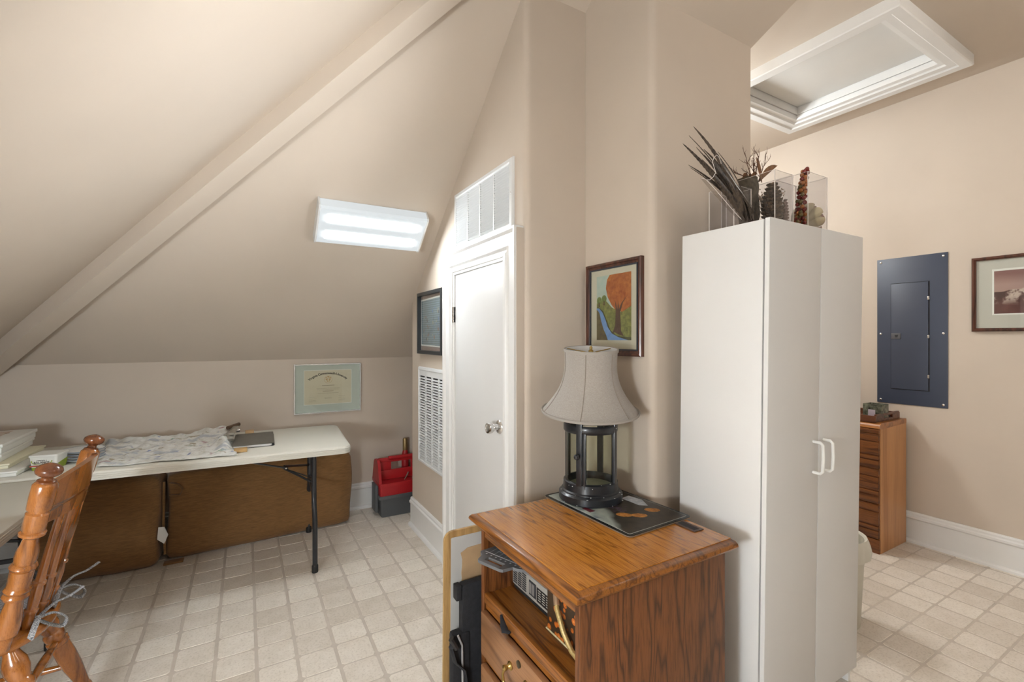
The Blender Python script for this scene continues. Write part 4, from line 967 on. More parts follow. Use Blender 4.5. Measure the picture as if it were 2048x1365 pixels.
bm.prism([(-.148, -.125), (.11, -.125), (.11, -.01), (-.06, .095), (-.140, .115), (-.148, .108)], 0, .010, 'z')
bm.prism([(-.148, -.080), (-.156, -.065), (-.156, .095), (-.148, .108)], 0, .010, 'z')
bm.prism([(-.156, -.045), (-.190, -.032), (-.194, -.022), (-.178, -.014), (-.156, -.014)], 0, .010, 'z')
bm.prism([(-.156, .062), (-.178, .062), (-.194, .070), (-.190, .080), (-.156, .092)], 0, .010, 'z')
bm.prism([(-.178, -.016), (-.194, -.024), (-.194, .072), (-.178, .064)], 0, .010, 'z')
part('trimmer_board', bm, gtr, t)
gl_ = B()
for k in range(10): gl_.box(-.130, .03 if k < 6 else -.07, -.112 + k * .0215 - .0004, -.112 + k * .0215 + .0004, .0101, .0104)
for k in range(7): gl_.box(-.130 + k * .025 - .0004, -.130 + k * .025 + .0004, -.112, .08 - .014 * k, .0101, .0104)
gl_.box(-.1325, -.1295, -.118, .100, .0101, .0106)
part('grid_print', gl_, plain('white_grid_ink', (.55, .57, .60), .5), t, kind='stuff', smooth=0)
tk = B()
for k in range(10): tk.box(-.145, -.139, -.112 + k * .0215, -.107 + k * .0215, .0101, .0105)
part('ruler_numbers', tk, plain('ruler_ink', (.6, .61, .62), .5), t, kind='stuff', smooth=0)
part('trimmer_foot', B().box(-.03, .10, -.11, -.015, -.0605, -.001), M['black_frame'], t)
# gift box
def mat_gift():
    m, nt, p = new_mat('autumn_leaf_print'); tc = nd(nt, 'TexCoord')
    v = nd(nt, 'TexVoronoi', Scale=42.0); v.inputs['Randomness'].default_value = 1.0; nt.links.new(tc.outputs['Object'], v.inputs['Vector'])
    n = nd(nt, 'TexNoise', Scale=26.0, Detail=2.0); nt.links.new(tc.outputs['Object'], n.inputs['Vector'])
    spot = ramp(nt, v.outputs['Distance'], [(.36, (1, 1, 1)), (.44, (0, 0, 0))]); gate = ramp(nt, n.outputs[0], [(.36, (0, 0, 0)), (.41, (1, 1, 1))])
    f = mixc(nt, 1.0, spot.outputs[0], gate.outputs[0], 'MULTIPLY'); oc = ramp(nt, v.outputs['Distance'], [(.05, (.75, .33, .10)), (.2, (.52, .13, .015))])
    nt.links.new(mixc(nt, f, (.045, .026, .014), oc.outputs[0]), p.inputs['Base Color']); p.inputs['Roughness'].default_value = .45; return m
goldc = plain('gold_cord', (.45, .33, .13), .4, metal=.3, var=.25, scale=220)
gx0, gx1, gy0_, gy1_ = .832, 1.05, .966, 1.217
t = thing('gift_box', 'brown gift box with orange leaf print and a gold cord handle', 'box', (.94, 1.09, zsf))
part('box_body', B().box(gx0, gx1, gy0_, gy1_, zsf, zsf + .150, .002), mat_gift(), t)
part('box_lid', B().box(gx0 - .002, gx1 + .002, gy0_ - .002, gy1_ + .002, zsf + .158, zsf + .186, .002), plain('gold_lattice_paper', (.33, .22, .085), .5, var=.35, scale=140), t)
for z in (zsf + .154, zsf + .003):
    pts = [(gx0 - .002, gy0_, z), (gx0 - .002, gy1_ + .001, z), (gx1, gy1_ + .002, z)]
    part('gold_braid', B().tube(pts, .005 if z > .5 else .003, 8), plain('pale_gold_braid', (.58, .50, .30), .5, var=.3, scale=300), t)
part('cord_handle', B().tube([(gx0 - .003, gy1_ - .055, zsf + .128), (gx0 - .016, gy1_ - .075, zsf + .105), (gx0 - .020, gy1_ - .115, zsf + .055), (gx0 - .018, gy1_ - .150, zsf + .022), (gx0 - .016, gy1_ - .185, zsf + .012), (gx0 - .012, gy1_ - .225, zsf + .02)], .008, 10), goldc, t)
part('handle_ferrule', B().tube([(gx0 - .003, gy1_ - .052, zsf + .134), (gx0 - .013, gy1_ - .070, zsf + .112)], .0095, 10), plain('copper_ferrule', (.52, .36, .24), .3, metal=.6), t)
single('black_strap_end', B().tube([(fx0 - .002, 1.36, .452), (fx0 - .006, 1.335, .430), (fx0 - .012, 1.315, .424), (fx0 - .004, 1.295, .426)], [.004, .012, .012, .006], 8, .3), M['black_cloth'], 'short black strap end hanging over the shelf lip', 'strap', (fx0, 1.33, .424))

# ================================================================== leaning board and bag
t = thing('drawing_board', 'tan-edged drawing board leaning behind the oak file cabinet', 'board', (.95, 1.64, 0), 0, rotx=R(1.0))
part('board_panel', B().prism(rpoly(-.305, .33, .0, .650, .035, 6), -.005, .006, 'y'), M['tan_board'], t)
part('grey_sheet', B().prism(rpoly(-.278, .30, .02, .625, .004, 2), -.0065, -.005, 'y'), plain('grey_white_sheet', (.50, .50, .49), .5, var=.08, scale=5), t)
rnd = random.Random(3); cbp = [(-.233, .41)] + [(-.236 + rnd.uniform(-.004, .008), .41 + k * .025) for k in range(1, 7)] + [(-.21, .575), (.10, .59), (.10, .40)]
part('torn_cardboard', B().prism(cbp, -.0095, -.0068, 'y'), M['cardboard'], t)
t = thing('portfolio_bag', 'slim black nylon portfolio bag squeezed beside the oak file cabinet', 'bag', (.95, 1.575, 0))
part('bag_body', B().box(.690, 1.25, 1.560, 1.598, .0, .470, .010), M['black_cloth'], t)
part('bag_corner', B().box(.668, .690, 1.562, 1.596, .415, .470, .004), M['black_cloth'], t)
part('bag_pocket', B().box(.650, .720, 1.552, 1.598, .02, .30, .015), M['black_cloth'], t)
part('zip', B().tube([(.668, 1.549, .30), (.684, 1.548, .26), (.686, 1.548, .12), (.680, 1.548, .03)], .004, 6), plain('grey_zip', (.35, .35, .36), .4), t)
part('bag_strap', B().tube([(.660, 1.552, .285), (.640, 1.548, .265), (.655, 1.546, .21), (.690, 1.546, .17), (.70, 1.548, .10)], .013, 8, .35), M['black_cloth'], t)
part('strap_buckle', B().tube([(.640, 1.545, .300), (.652, 1.541, .278), (.660, 1.541, .262)], .011, 8), plain('black_buckle', (.02, .02, .022), .25), t)

# ================================================================== white cabinet
ct = thing('white_cabinet', 'tall white two-door melamine cabinet standing before the chase', 'cabinet', (1.800, 1.085, 0), 0, rotx=R(.75))
cw, cd, chh = .625, .350, 1.780
cx0, cx1, cy0, cy1 = -cw / 2, cw / 2, -cd / 2, cd / 2
th = .016
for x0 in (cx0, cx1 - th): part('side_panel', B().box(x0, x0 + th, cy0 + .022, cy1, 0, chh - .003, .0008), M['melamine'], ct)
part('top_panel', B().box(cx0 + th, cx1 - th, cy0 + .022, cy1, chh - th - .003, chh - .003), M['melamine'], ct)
part('bottom_panel', B().box(cx0 + th, cx1 - th, cy0 + .022, cy1, .075, .075 + th), M['melamine'], ct)
part('back_panel', B().box(cx0 + th, cx1 - th, cy1 - .006, cy1, .075, chh - .01), M['melamine'], ct)
part('toe_kick', B().box(cx0 + th, cx1 - th, cy0 + .075, cy0 + .09, 0, .075), M['melamine'], ct)
mid = .004
for x0, x1, hx_ in ((cx0, mid - .0015, mid - .035), (mid + .0015, cx1, mid + .032)):
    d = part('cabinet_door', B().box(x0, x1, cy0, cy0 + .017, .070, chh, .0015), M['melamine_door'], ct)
    part('edge_band', B().box(x0 - .0003, x0 + .0012, cy0 + .0015, cy0 + .0155, .072, chh - .002), M['melamine_edge'], d)
    part('door_handle', B().tube([(hx_, cy0 + .002, .900), (hx_, cy0 - .024, .900), (hx_, cy0 - .032, .908), (hx_, cy0 - .034, .955), (hx_, cy0 - .032, 1.002), (hx_, cy0 - .024, 1.010), (hx_, cy0 + .002, 1.010)], .0055, 10), plain('white_handle', (.80, .795, .77), .35), d)

# ================================================================== on top of the white cabinet
ZT = 1.782
def acrylic_box(label, cx, cy, wx, wy, h, rot=0):
    t = thing('acrylic_container', label, 'container', (cx, cy, ZT), R(rot), group='clear containers on the white cabinet'); q = .003
    sh_ = B(); hx_, hy_ = wx / 2, wy / 2
    for a in (((-hx_, hx_, -hy_, -hy_ + q)), ((-hx_, hx_, hy_ - q, hy_)), ((-hx_, -hx_ + q, -hy_ + q, hy_ - q)), ((hx_ - q, hx_, -hy_ + q, hy_ - q))): sh_.box(*a, 0, h)
    part('container_wall', sh_, M['acrylic'], t, smooth=0); part('container_base', B().box(-hx_ + q, hx_ - q, -hy_ + q, hy_ - q, 0, q), M['acrylic'], t)
    e = B()
    for sx in (-1, 1):
        for sy in (-1, 1): e.box(sx * hx_ - .0012, sx * hx_ + .0012, sy * hy_ - .0012, sy * hy_ + .0012, 0, h)
    e.frame(-hx_, hx_, -hy_, hy_, [(0, 0), (0, .0012), (.0012, .0012), (.0012, 0)])
    k = len(e.v) - 16
    for i in range(k, len(e.v)): x, y, z = e.v[i]; e.v[i] = (x, z, h + y)
    part('container_edges', e, M['acrylic_edge'], t, smooth=0); return t
acrylic_box('short clear acrylic container behind the feather bundle', 1.612, 1.118, .104, .104, .165)
acrylic_box('clear acrylic container holding bark and pine cone', 1.789, 1.125, .122, .225, .235)
acrylic_box('clear acrylic container holding the berry sprig and dried bloom', 2.010, 1.065, .145, .125, .262)
# feathers
feath = wood('striped_feather', (.020, .013, .009), (.105, .075, .052), 'z', 70, 40, 3, .8, 0, .5, .5); quill = plain('dark_quill', (.05, .032, .022), .6)
f0 = Vector((1.545, .990, ZT + .012)); rnd = random.Random(5)
tips = [(1.372, 1.14, 2.085), (1.392, 1.11, 2.140), (1.418, 1.15, 2.128), (1.420, 1.12, 2.075), (1.455, 1.10, 2.085), (1.478, 1.14, 2.035), (1.410, 1.09, 2.02), (1.50, 1.15, 2.095), (1.515, 1.10, 2.070), (1.40, 1.13, 2.00), (1.44, 1.17, 2.03), (1.50, 1.09, 2.02), (1.45, 1.11, 2.05), (1.47, 1.06, 2.00), (1.43, 1.06, 2.01), (1.485, 1.12, 2.04)]
for k, tp in enumerate(tips):
    q = thing('pheasant_feather', 'dark barred pheasant feather in the leaning clear sleeve on the white cabinet', 'feather', tuple(f0 + Vector((.004 * (k - 6), .003 * (k % 4), 0))), group='feather bundle in the sleeve')
    st = f0 + Vector(((.005 * (k - 8)), .006 * (k % 4), 0)); en = Vector(tp); bend = Vector((rnd.uniform(.0, .03), rnd.uniform(-.01, .01), rnd.uniform(0, .02)))
    pts = [st.lerp(en, u) + bend * (4 * u * (1 - u)) for u in [i / 10 for i in range(11)]]
    part('quill', B().tube(pts, [.0022 - .0016 * i / 10 for i in range(11)], 6), quill, q)
    d = (en - st).normalized(); side = d.cross(Vector((rnd.uniform(-.5, .5), 1, rnd.uniform(-.3, .3)))).normalized()
    v = B(); vs = []; mI = 40
    for i in range(mI + 1):
        u = i / mI; pth = st.lerp(en, u) + bend * (4 * u * (1 - u)); wdt = .0115 * min(1, u * 6) * (1 - u) ** .55 * (1 + .28 * (i % 2))
        vs += [pth - side * wdt - d * wdt * .8, pth, pth + side * wdt - d * wdt * .8]
    v.add(vs, [(3 * i + a, 3 * i + a + 1, 3 * i + 4 + a, 3 * i + 3 + a) for i in range(mI) for a in (0, 1)])
    vo = part('vane', v, feath, q, smooth=0)
    s_ = vo.modifiers.new('thickness', 'SOLIDIFY'); s_.thickness = .0008
# sleeve (clear film cone)
q = thing('plastic_sleeve', 'clear plastic sleeve wrapped round the feathers and leaning to the left', 'sleeve', (1.545, .99, ZT))
d = (Vector((1.452, 1.075, 1.975)) - f0).normalized(); Mx = Matrix.Translation(f0 + d * .012) @ d.to_track_quat('Z', 'Y').to_matrix().to_4x4()
sv = B(); n = 18
vs = []
for j, (r_, z) in enumerate(((.036, .004), (.044, .05), (.050, .11), (.055, .17), (.058, .205))):
    for i in range(n):
        a = 2 * math.pi * i / n; w_ = 1 + .05 * math.sin(3 * a + j) ; sq = 1 / max(abs(math.cos(a)), abs(math.sin(a))) ** .55
        vs.append(Mx @ Vector((r_ * w_ * sq * math.cos(a), .62 * r_ * w_ * sq * math.sin(a), z + (.02 * math.sin(2 * a) + .03 * max(0, math.sin(a * .5 + 2.2)) if j == 4 else 0))))
sv.add(vs, [(j * n + i, j * n + (i + 1) % n, (j + 1) * n + (i + 1) % n, (j + 1) * n + i) for j in range(4) for i in range(n)])
part('film', sv, M['film'], q, smooth=60)
part('film_edge', B().tube([vs[4 * n + i] for i in range(n)] + [vs[4 * n]], .0010, 5), M['acrylic_edge'], q)
part('film_fold', B().tube([vs[j * n + 14] for j in range(5)], .0010, 5), M['acrylic_edge'], q)
# pine cones
bark = plain('mossy_bark', (.105, .085, .055), .9, var=.45, scale=60, bump=.9, bscale=120)
conem = wood('pine_cone_scale', (.045, .028, .016), (.20, .125, .07), 'z', 40, 30, 2, .75, 0, .4, .4)
def pine_cone(label, c, r, h, rows, per, mat, gap=1.0):
    t = thing('pine_cone', label, 'pine cone', c); c = Vector(c)
    part('cone_core', B().ell(c + Vector((0, 0, h / 2)), (r * .62, r * .62, h / 2), 14, 10), mat, t)
    sc_ = B()
    for j in range(rows):
        u = (j + .5) / rows; rr = r * (math.sin(math.pi * (.12 + .80 * u))) ; z = h * u
        for i in range(per):
            a = 2 * math.pi * (i + .5 * (j % 2)) / per + j * .13; k = len(sc_.v)
            sc_.ell((0, 0, 0), (r * .30, r * 2.6 / per * gap, h * .32 / rows), 7, 5)
            sc_.xf(Matrix.Translation(c + Vector((rr * .72 * math.cos(a), rr * .72 * math.sin(a), z))) @ Matrix.Rotation(a, 4, 'Z') @ Matrix.Rotation(R(-22 - random.uniform(0, 14)), 4, 'Y'), k)
    part('cone_scales', sc_, mat, t, kind='stuff'); return t
pine_cone('long brown pine cone standing in the clear container with the bark', (1.788, 1.058, ZT + .004), .042, .200, 13, 11, conem)
pine_cone('small pinkish pine cone at the right of the bark container', (1.832, 1.032, ZT + .004), .014, .140, 12, 8, plain('dusty_pink_scale', (.27, .19, .165), .85, var=.2, scale=50))
t = thing('bark_piece', 'thick mossy bark piece behind the clear container wall', 'bark', (1.788, 1.150, ZT + .004))
bm = bmesh.new(); bmesh.ops.create_cone(bm, cap_ends=True, segments=28, radius1=.044, radius2=.040, depth=.245); bmesh.ops.subdivide_edges(bm, edges=[e for e in bm.edges if abs(e.verts[0].co.z - e.verts[1].co.z) > .1], cuts=16)
for v in bm.verts:
    k = 1 + .10 * math.sin(v.co.z * 70 + 5 * math.atan2(v.co.y, v.co.x)) + .06 * math.sin(v.co.z * 190 + 9 * math.atan2(v.co.y, v.co.x)); v.co.x *= k; v.co.y *= k * .78; v.co.z += .1225
b = B().bm(bm); b.xf(Matrix.Translation((1.788, 1.150, ZT + .004)) @ Matrix.Rotation(R(-3), 4, 'Y')); part('bark_log', b, bark, t, smooth=50)
# twigs and leaves
t = thing('twig_bundle', 'spray of bare red-brown twigs above the bark container', 'twigs', (1.78, 1.18, ZT + .2)); rnd = random.Random(11)
twm = plain('red_brown_twig', (.12, .06, .04), .7, var=.3, scale=40)
def twig(b, p, d, L, r, dep):
    pts = [p]; 
    for k in range(5):
        d = (d + Vector((rnd.uniform(-.22, .22), rnd.uniform(-.22, .22), rnd.uniform(-.12, .16)))).normalized(); pts.append(pts[-1] + d * L / 5)
    b.tube(pts, [r * (1 - .13 * k) for k in range(6)], 5)
    if dep:
        for k in (1, 2, 3, 4):
            dd = (d + Vector((rnd.uniform(-1, 1), rnd.uniform(-.8, .8), rnd.uniform(-.2, .7)))).normalized(); twig(b, pts[k], dd, L * .42, r * .6, dep - 1)
for k, (dx, dy, dz) in enumerate(((-.5, 0, .9), (-.9, .1, .35), (-.2, -.2, 1), (.15, .1, 1), (-.7, -.1, .6), (.35, -.1, .9))):
    b = B(); twig(b, Vector((1.772 + .008 * k, 1.130, ZT + .235)), Vector((dx, dy, dz)).normalized(), .115, .0022, 2); part('twig', b, twm, t)
lf = plain('dry_leaf', (.22, .105, .045), .75, var=.3, scale=40)
def leaf(b, p, d, L, wd, side):
    d = Vector(d).normalized(); s_ = d.cross(Vector(side)).normalized(); n_ = 7; vs = []
    for i in range(n_ + 1):
        u = i / n_; q_ = Vector(p) + d * L * u + Vector((0, 0, -.25 * L * u * u)); w_ = wd * math.sin(math.pi * min(1, u * .96 + .03)) ** .8; vs += [q_ - s_ * w_ + Vector((0, 0, w_ * .3)), q_, q_ + s_ * w_ + Vector((0, 0, w_ * .3))]
    b.add(vs, [(3 * i + a, 3 * i + a + 1, 3 * i + 4 + a, 3 * i + 3 + a) for i in range(n_) for a in (0, 1)])
for k, (p, d_, L, wd) in enumerate((((1.818, 1.118, ZT + .23), (-.28, 0, 1), .135, .011), ((1.812, 1.125, ZT + .235), (.80, 0, .85), .185, .013), ((1.765, 1.15, ZT + .225), (-.3, -.1, .5), .06, .018), ((1.775, 1.13, ZT + .23), (-.1, -.2, .5), .05, .016), ((1.785, 1.15, ZT + .235), (.2, 0, .5), .05, .015))):
    b = B(); leaf(b, p, d_, L, wd, (0, 1, 0)); o = part('dry_leaf', b, lf, t, smooth=60); m_ = o.modifiers.new('thickness', 'SOLIDIFY'); m_.thickness = .001
# dried flower head tufts
t = thing('dried_flowers', 'feathery pale dried flower spray inside the bark container', 'flowers', (1.832, 1.10, ZT + .004))
st_ = B(); fl_ = B(); rnd = random.Random(21)
for k in range(10):
    e_ = Vector((1.828 + rnd.uniform(-.015, .008), 1.10 + rnd.uniform(-.05, .05), ZT + rnd.uniform(.12, .19))); st_.tube([(1.832, 1.10, ZT + .006), (1.834, 1.10, ZT + .08), e_], .0010, 5)
    for q in range(26): fl_.ell(e_ + Vector((rnd.gauss(0, .010), rnd.gauss(0, .010), rnd.gauss(0, .012))), (.0022, .0022, .0030), 5, 4)
part('flower_stems', st_, plain('pale_stem', (.30, .22, .14), .8), t); part('florets', fl_, plain('pale_floret', (.48, .36, .26), .9, var=.25, scale=70), t, kind='stuff')
# berries
t = thing('berry_sprig', 'upright sprig of red and orange berries in the right container', 'berries', (1.965, 1.045, ZT + .004))
part('berry_stem', B().tube([(1.955, 1.045, ZT + .004), (1.960, 1.045, ZT + .08), (1.978, 1.045, ZT + .18), (2.002, 1.045, ZT + .295)], .0018, 6), twm, t)
bmats = [plain('red_berry', (.21, .028, .020), .25), plain('orange_berry', (.42, .14, .03), .3), plain('olive_berry', (.17, .12, .04), .3)]
rnd = random.Random(2); banks = [B(), B(), B()]; cnt = 0
def stem(u):
    return Vector((1.962 - .010 * math.sin(u * 3.2) + .040 * u, 1.045, ZT + .060 + .235 * u))
for k in range(64):
    u = k / 63; a = k * 2.4; rr = .0165 * (1 - .45 * u); c = stem(u) + Vector((rr * math.cos(a), rr * math.sin(a), rnd.uniform(-.004, .004)))
    part('berry', B().ell(c, (.0084, .0084, .0084), 8, 6), bmats[rnd.choice((0, 0, 0, 0, 1, 1, 2))], t)
for k in range(16):
    c = Vector((1.952 + rnd.gauss(0, .007), 1.045 + rnd.gauss(0, .008), ZT + .085 + rnd.gauss(0, .016))); part('berry', B().ell(c, (.0078, .0078, .0078), 8, 6), bmats[rnd.choice((1, 2, 2, 0))], t)
# dried bloom (overlapping petals)
t = thing('dried_bloom', 'pale dried bloom with purple-tipped petals at the bottom right container', 'flower', (1.995, 1.055, ZT + .004))
pm, nt, p = new_mat('dried_petal'); tc = nd(nt, 'TexCoord'); sx = nd(nt, 'SeparateXYZ'); nt.links.new(tc.outputs['Object'], sx.inputs[0])
n = nd(nt, 'TexNoise', Scale=40.0, Detail=4.0); nt.links.new(tc.outputs['Object'], n.inputs['Vector']); ad = nd(nt, 'Math', operation='MULTIPLY_ADD'); ad.inputs[1].default_value = .05; nt.links.new(n.outputs[0], ad.inputs[0]); nt.links.new(sx.outputs['X'], ad.inputs[2])
nt.links.new(ramp(nt, ad.outputs[0], [(.0, (.52, .47, .31)), (.055, (.46, .38, .26)), (.085, (.22, .09, .085))]).outputs[0], p.inputs['Base Color']); p.inputs['Roughness'].default_value = .8
cen = Vector((1.975, 1.060, ZT + .070)); axd = Vector((.92, -.15, .42)).normalized(); Q = axd.to_track_quat('Z', 'Y').to_matrix()
part('bloom_heart', B().ell(cen + axd * .035, (.030, .030, .040), 12, 8), pm, t)
for ring, (cnt, op, L) in enumerate(((7, .65, .135), (8, 1.15, .125), (9, 1.75, .105))):
    for k in range(cnt):
        a = 2 * math.pi * (k + .5 * ring) / cnt; b = B(); vs = []; n_ = 6
        for i in range(n_ + 1):
            u = i / n_; bel = math.sin(u * 2.2) * .036 * op + .006; zz = L * (u * (1 - .12 * op)); wd = .026 * math.sin(math.pi * (.12 + .85 * u)) ** .8
            for sgn in (-1, 0, 1):
                aa = a + sgn * wd / max(bel, .012) * .8; vs.append(cen + Q @ Vector(((bel - .002 * abs(sgn)) * math.cos(aa), (bel - .002 * abs(sgn)) * math.sin(aa), zz)))
        b.add(vs, [(3 * i + c_, 3 * i + c_ + 1, 3 * i + 4 + c_, 3 * i + 3 + c_) for i in range(n_) for c_ in (0, 1)])
        o = part('petal', b, pm, t, smooth=60); m_ = o.modifiers.new('thickness', 'SOLIDIFY'); m_.thickness = .0012

# ================================================================== chest of drawers by the right wall
t = thing('chest_of_drawers', 'oak chest of drawers half hidden behind the white cabinet', 'chest', (3.68, 1.72, 0))
qx0, qx1, qy0, qy1, qz = 3.490, 3.878, 1.375, 2.08, .835
part('carcass', B().box(qx0 + .018, qx1, qy0, qy1, .0, qz - .028, .002), M['chest_side'], t)
part('chest_top', B().prism([(qx0 + .030, qz), (qx0 + .012, qz - .006), (qx0 + .002, qz - .018), (qx0, qz - .034), (qx0 + .012, qz - .040), (qx1, qz - .030), (qx1, qz)], qy0 - .001, qy1 + .001, 'y'), M['chest_top'], t, smooth=40)
edges = [(.762, .792)]
zz = .052
spec = [(.165, .052, .205), ]
dz_list = [(.095, .315), (.320, .540), (.545, .765)]
part('chest_plinth', B().box(qx0 + .004, qx0 + .02, qy0 + .002, qy1 - .002, 0, .090, .003), M['chest_front'], t)
for z0, z1 in dz_list:
    d = part('drawer_front', B().box(qx0 + .006, qx0 + .019, qy0 + .004, qy1 - .004, z0, z1, .002), M['chest_front'], t)
    for f0_, f1_ in ((.02, .22), (.26, .36), (.39, .76), (.80, .97)):
        h0, h1 = z0 + (z1 - z0) * f0_, z0 + (z1 - z0) * f1_
        part('drawer_moulding', B().box(qx0 - .002, qx0 + .008, qy0 + .006, qy1 - .006, h0, h1, .004), M['chest_front'], d)
part('top_rail', B().box(qx0, qx0 + .019, qy0 + .004, qy1 - .004, .770, .796, .003), M['chest_front'], t)
# tray and the small things in it
zt = qz + .001
t = thing('wooden_tray', 'dark walnut serving tray lying on the oak chest', 'tray', (3.66, 1.62, zt))
def tray_side(x0, x1, y0, y1): return B().box(x0, x1, y0, y1, zt, zt + .042, .002)
ux0, ux1, uy0, uy1 = 3.500, 3.850, 1.400, 1.850
part('tray_floor', B().box(ux0 + .005, ux1 - .005, uy0 + .005, uy1 - .005, zt, zt + .008), M['tray_wood'], t)
for x0, x1, y0, y1, n_ in ((ux0, ux0 + .012, uy0, uy1, 0), (ux1 - .012, ux1, uy0, uy1, 0), (ux0 + .012, ux1 - .012, uy1 - .012, uy1, 1)): part('tray_side', tray_side(x0, x1, y0, y1), M['tray_wood'], t)
bb = B()
for x0, x1, z0, z1 in ((ux0 + .012, ux1 - .012, 0, .016), (ux0 + .012, 3.62, .016, .036), (3.74, ux1 - .012, .016, .036), (ux0 + .012, ux1 - .012, .036, .050)): bb.box(x0, x1, uy0, uy0 + .012, zt + z0, zt + z1)
part('tray_side', bb, M['tray_wood'], t); part('handle_shadow', B().box(3.62, 3.74, uy0 + .0125, uy0 + .013, zt + .016, zt + .036), M['vent_and_shade_dark'], t)  # dark strip stands in for the shade behind the handle slot
t = thing('mosaic_candle_cube', 'square dark mosaic candle cube in the walnut tray', 'candle holder', (3.64, 1.455, zt + .0085), R(0))
mos = plain('mosaic_tile', (.10, .105, .075), .2, var=.8, scale=45); H_ = .098; W_ = .052
part('cube_base', B().box(-W_, W_, -W_, W_, 0, .012, .002), plain('burgundy_glass', (.06, .006, .014), .15), t)
for k, (x0, x1, y0, y1) in enumerate(((-W_, -W_ + .006, -W_, W_), (W_ - .006, W_, -W_, W_), (-W_ + .006, W_ - .006, -W_, -W_ + .006), (-W_ + .006, W_ - .006, W_ - .006, W_))): part('mosaic_wall', B().box(x0, x1, y0, y1, .012, H_, .001), mos, t)
part('candle', B().box(-.030, .030, -.030, .030, .012, .078, .003), plain('white_wax', (.62, .56, .58), .5), t)
part('pale_window', B().box(-W_ - .0008, -W_ + .001, -.018, .022, .016, .062), plain('lilac_pane', (.48, .42, .47), .25), t)
t = thing('black_dish', 'small black dish holding a white ball in the walnut tray', 'dish', (3.64, 1.615, zt + .0085))
part('dish_body', taper(B(), .075, .075, .105, .105, 0, .068).xf(Matrix.Translation((3.64, 1.615, zt + .0085))), M['black_frame'], t)
part('white_ball', B().ell((3.635, 1.612, zt + .078), (.034, .034, .026), 14, 10), M['paper'], t)
single('paper_slip', B().box(3.53, 3.62, 1.50, 1.60, zt + .0085, zt + .0095), M['paper'], 'white paper slip lying in the walnut tray', 'paper', (3.57, 1.55, zt + .0085))
# waste bin
t = thing('waste_bin', 'white waste bin with a plastic liner behind the white cabinet', 'bin', (2.508, 1.185, 0))
bc = (2.508, 1.185, 0)
part('bin_body', B().lathe([(.110, 0), (.113, .004), (.132, .405), (.135, .408), (.135, .415), (.128, .415), (.109, .01), (0, .008)], 32, c=bc), plain('bin_white', (.62, .60, .52), .45), t)
lv = B(); n = 40; vs = []
for j, (r_, z) in enumerate(((.126, .36), (.130, .418), (.139, .424), (.146, .400), (.150, .360), (.148, .335))):
    for i in range(n):
        a = 2 * math.pi * i / n; q = r_ + (.006 * math.sin(a * 7 + j) + .004 * math.sin(a * 13)) * (j > 2); vs.append((bc[0] + q * math.cos(a), bc[1] + q * math.sin(a), z + .008 * math.sin(a * 5 + 1) * (j > 3)))
lv.add(vs, [(j * n + i, j * n + (i + 1) % n, (j + 1) * n + (i + 1) % n, (j + 1) * n + i) for j in range(5) for i in range(n)])
part('bin_liner', lv, plain('liner_film', (.66, .64, .56), .35), t, smooth=60)

# ================================================================== turned wood chair
t = thing('dining_chair', 'honey maple dining chair with turned posts and finials', 'chair', (-.78, 2.15, 0))
POST = [(0, .019), (.04, .021), (.085, .026), (.09, .0285), (.10, .0285), (.12, .030), (.17, .0285), (.22, .024), (.275, .0205), (.29, .021), (.295, .029), (.31, .032), (.325, .029), (.328, .027), (.331, .029), (.345, .032), (.358, .028), (.362, .027), (.40, .0275), (.455, .0285), (.46, .025), (.463, .029), (.475, .033), (.49, .029), (.495, .025), (.52, .0275), (.56, .0265), (.60, .021), (.635, .0185), (.645, .026), (.655, .0315), (.668, .0315), (.676, .026), (.68, .0275), (.72, .0285), (.775, .0285), (.785, .024), (.795, .024), (.80, .0295), (.86, .0310), (.935, .0300), (.945, .026), (.95, .0235)]
FIN = [(0, .0235), (.10, .0225), (.17, .0150), (.25, .0130), (.31, .0150), (.38, .0235), (.48, .0305), (.62, .0330), (.76, .0305), (.88, .0215), (.96, .0110), (1, .001)]
tops = {}
for sy in (-1, 1):
    p0 = Vector((-.640, 2.15 + sy * .165, .435)); p1 = Vector((-.508, 2.15 + sy * .243, 1.002)); dq = p1 - p0
    po = part('back_post', B().turned(p0, p0 + dq * .900, [(a / .95, r_) for a, r_ in POST], 22), M['chair'], t)
    part('finial', B().turned(p0 + dq * .897, p1, FIN, 22), M['chair_dark'], po); tops[sy] = (p0, dq)
def along(sy, u): p0, dq = tops[sy]; return p0 + dq * u
def rail(u0, u1, bow, thick, crown=0, n=16, rise=lambda s_: 0):
    b = B(); vs = []
    for i in range(n + 1):
        s_ = i / n; a0 = along(-1, u0).lerp(along(1, u0), s_); a1 = along(-1, u1).lerp(along(1, u1), s_); q = math.sin(math.pi * s_) * bow
        a1 = a1 + (a1 - a0).normalized() * (crown * math.sin(math.pi * s_) + rise(s_)); 
        for px_, off in ((a0, -thick / 2), (a0, thick / 2), (a1, thick / 2), (a1, -thick / 2)): vs.append(px_ + Vector((q + off, 0, 0)))
    fs = [(4 * i + k, 4 * i + (k + 1) % 4, 4 * i + 4 + (k + 1) % 4, 4 * i + 4 + k) for i in range(n) for k in range(4)] + [(0, 1, 2, 3), (4 * n + 3, 4 * n + 2, 4 * n + 1, 4 * n)]
    return b.add(vs, fs)
part('crest_rail', rail(.745, .875, .050, .020, .030), M['chair'], t, smooth=40)
part('lower_rail', rail(.655, .712, .050, .022, .012), M['chair'], t, smooth=40)
SPN = [(0, .010), (.10, .014), (.17, .016), (.18, .0185), (.20, .0185), (.21, .014), (.33, .0165), (.40, .013), (.41, .018), (.43, .018), (.44, .013), (.60, .0115), (.80, .0100), (1, .0085)]
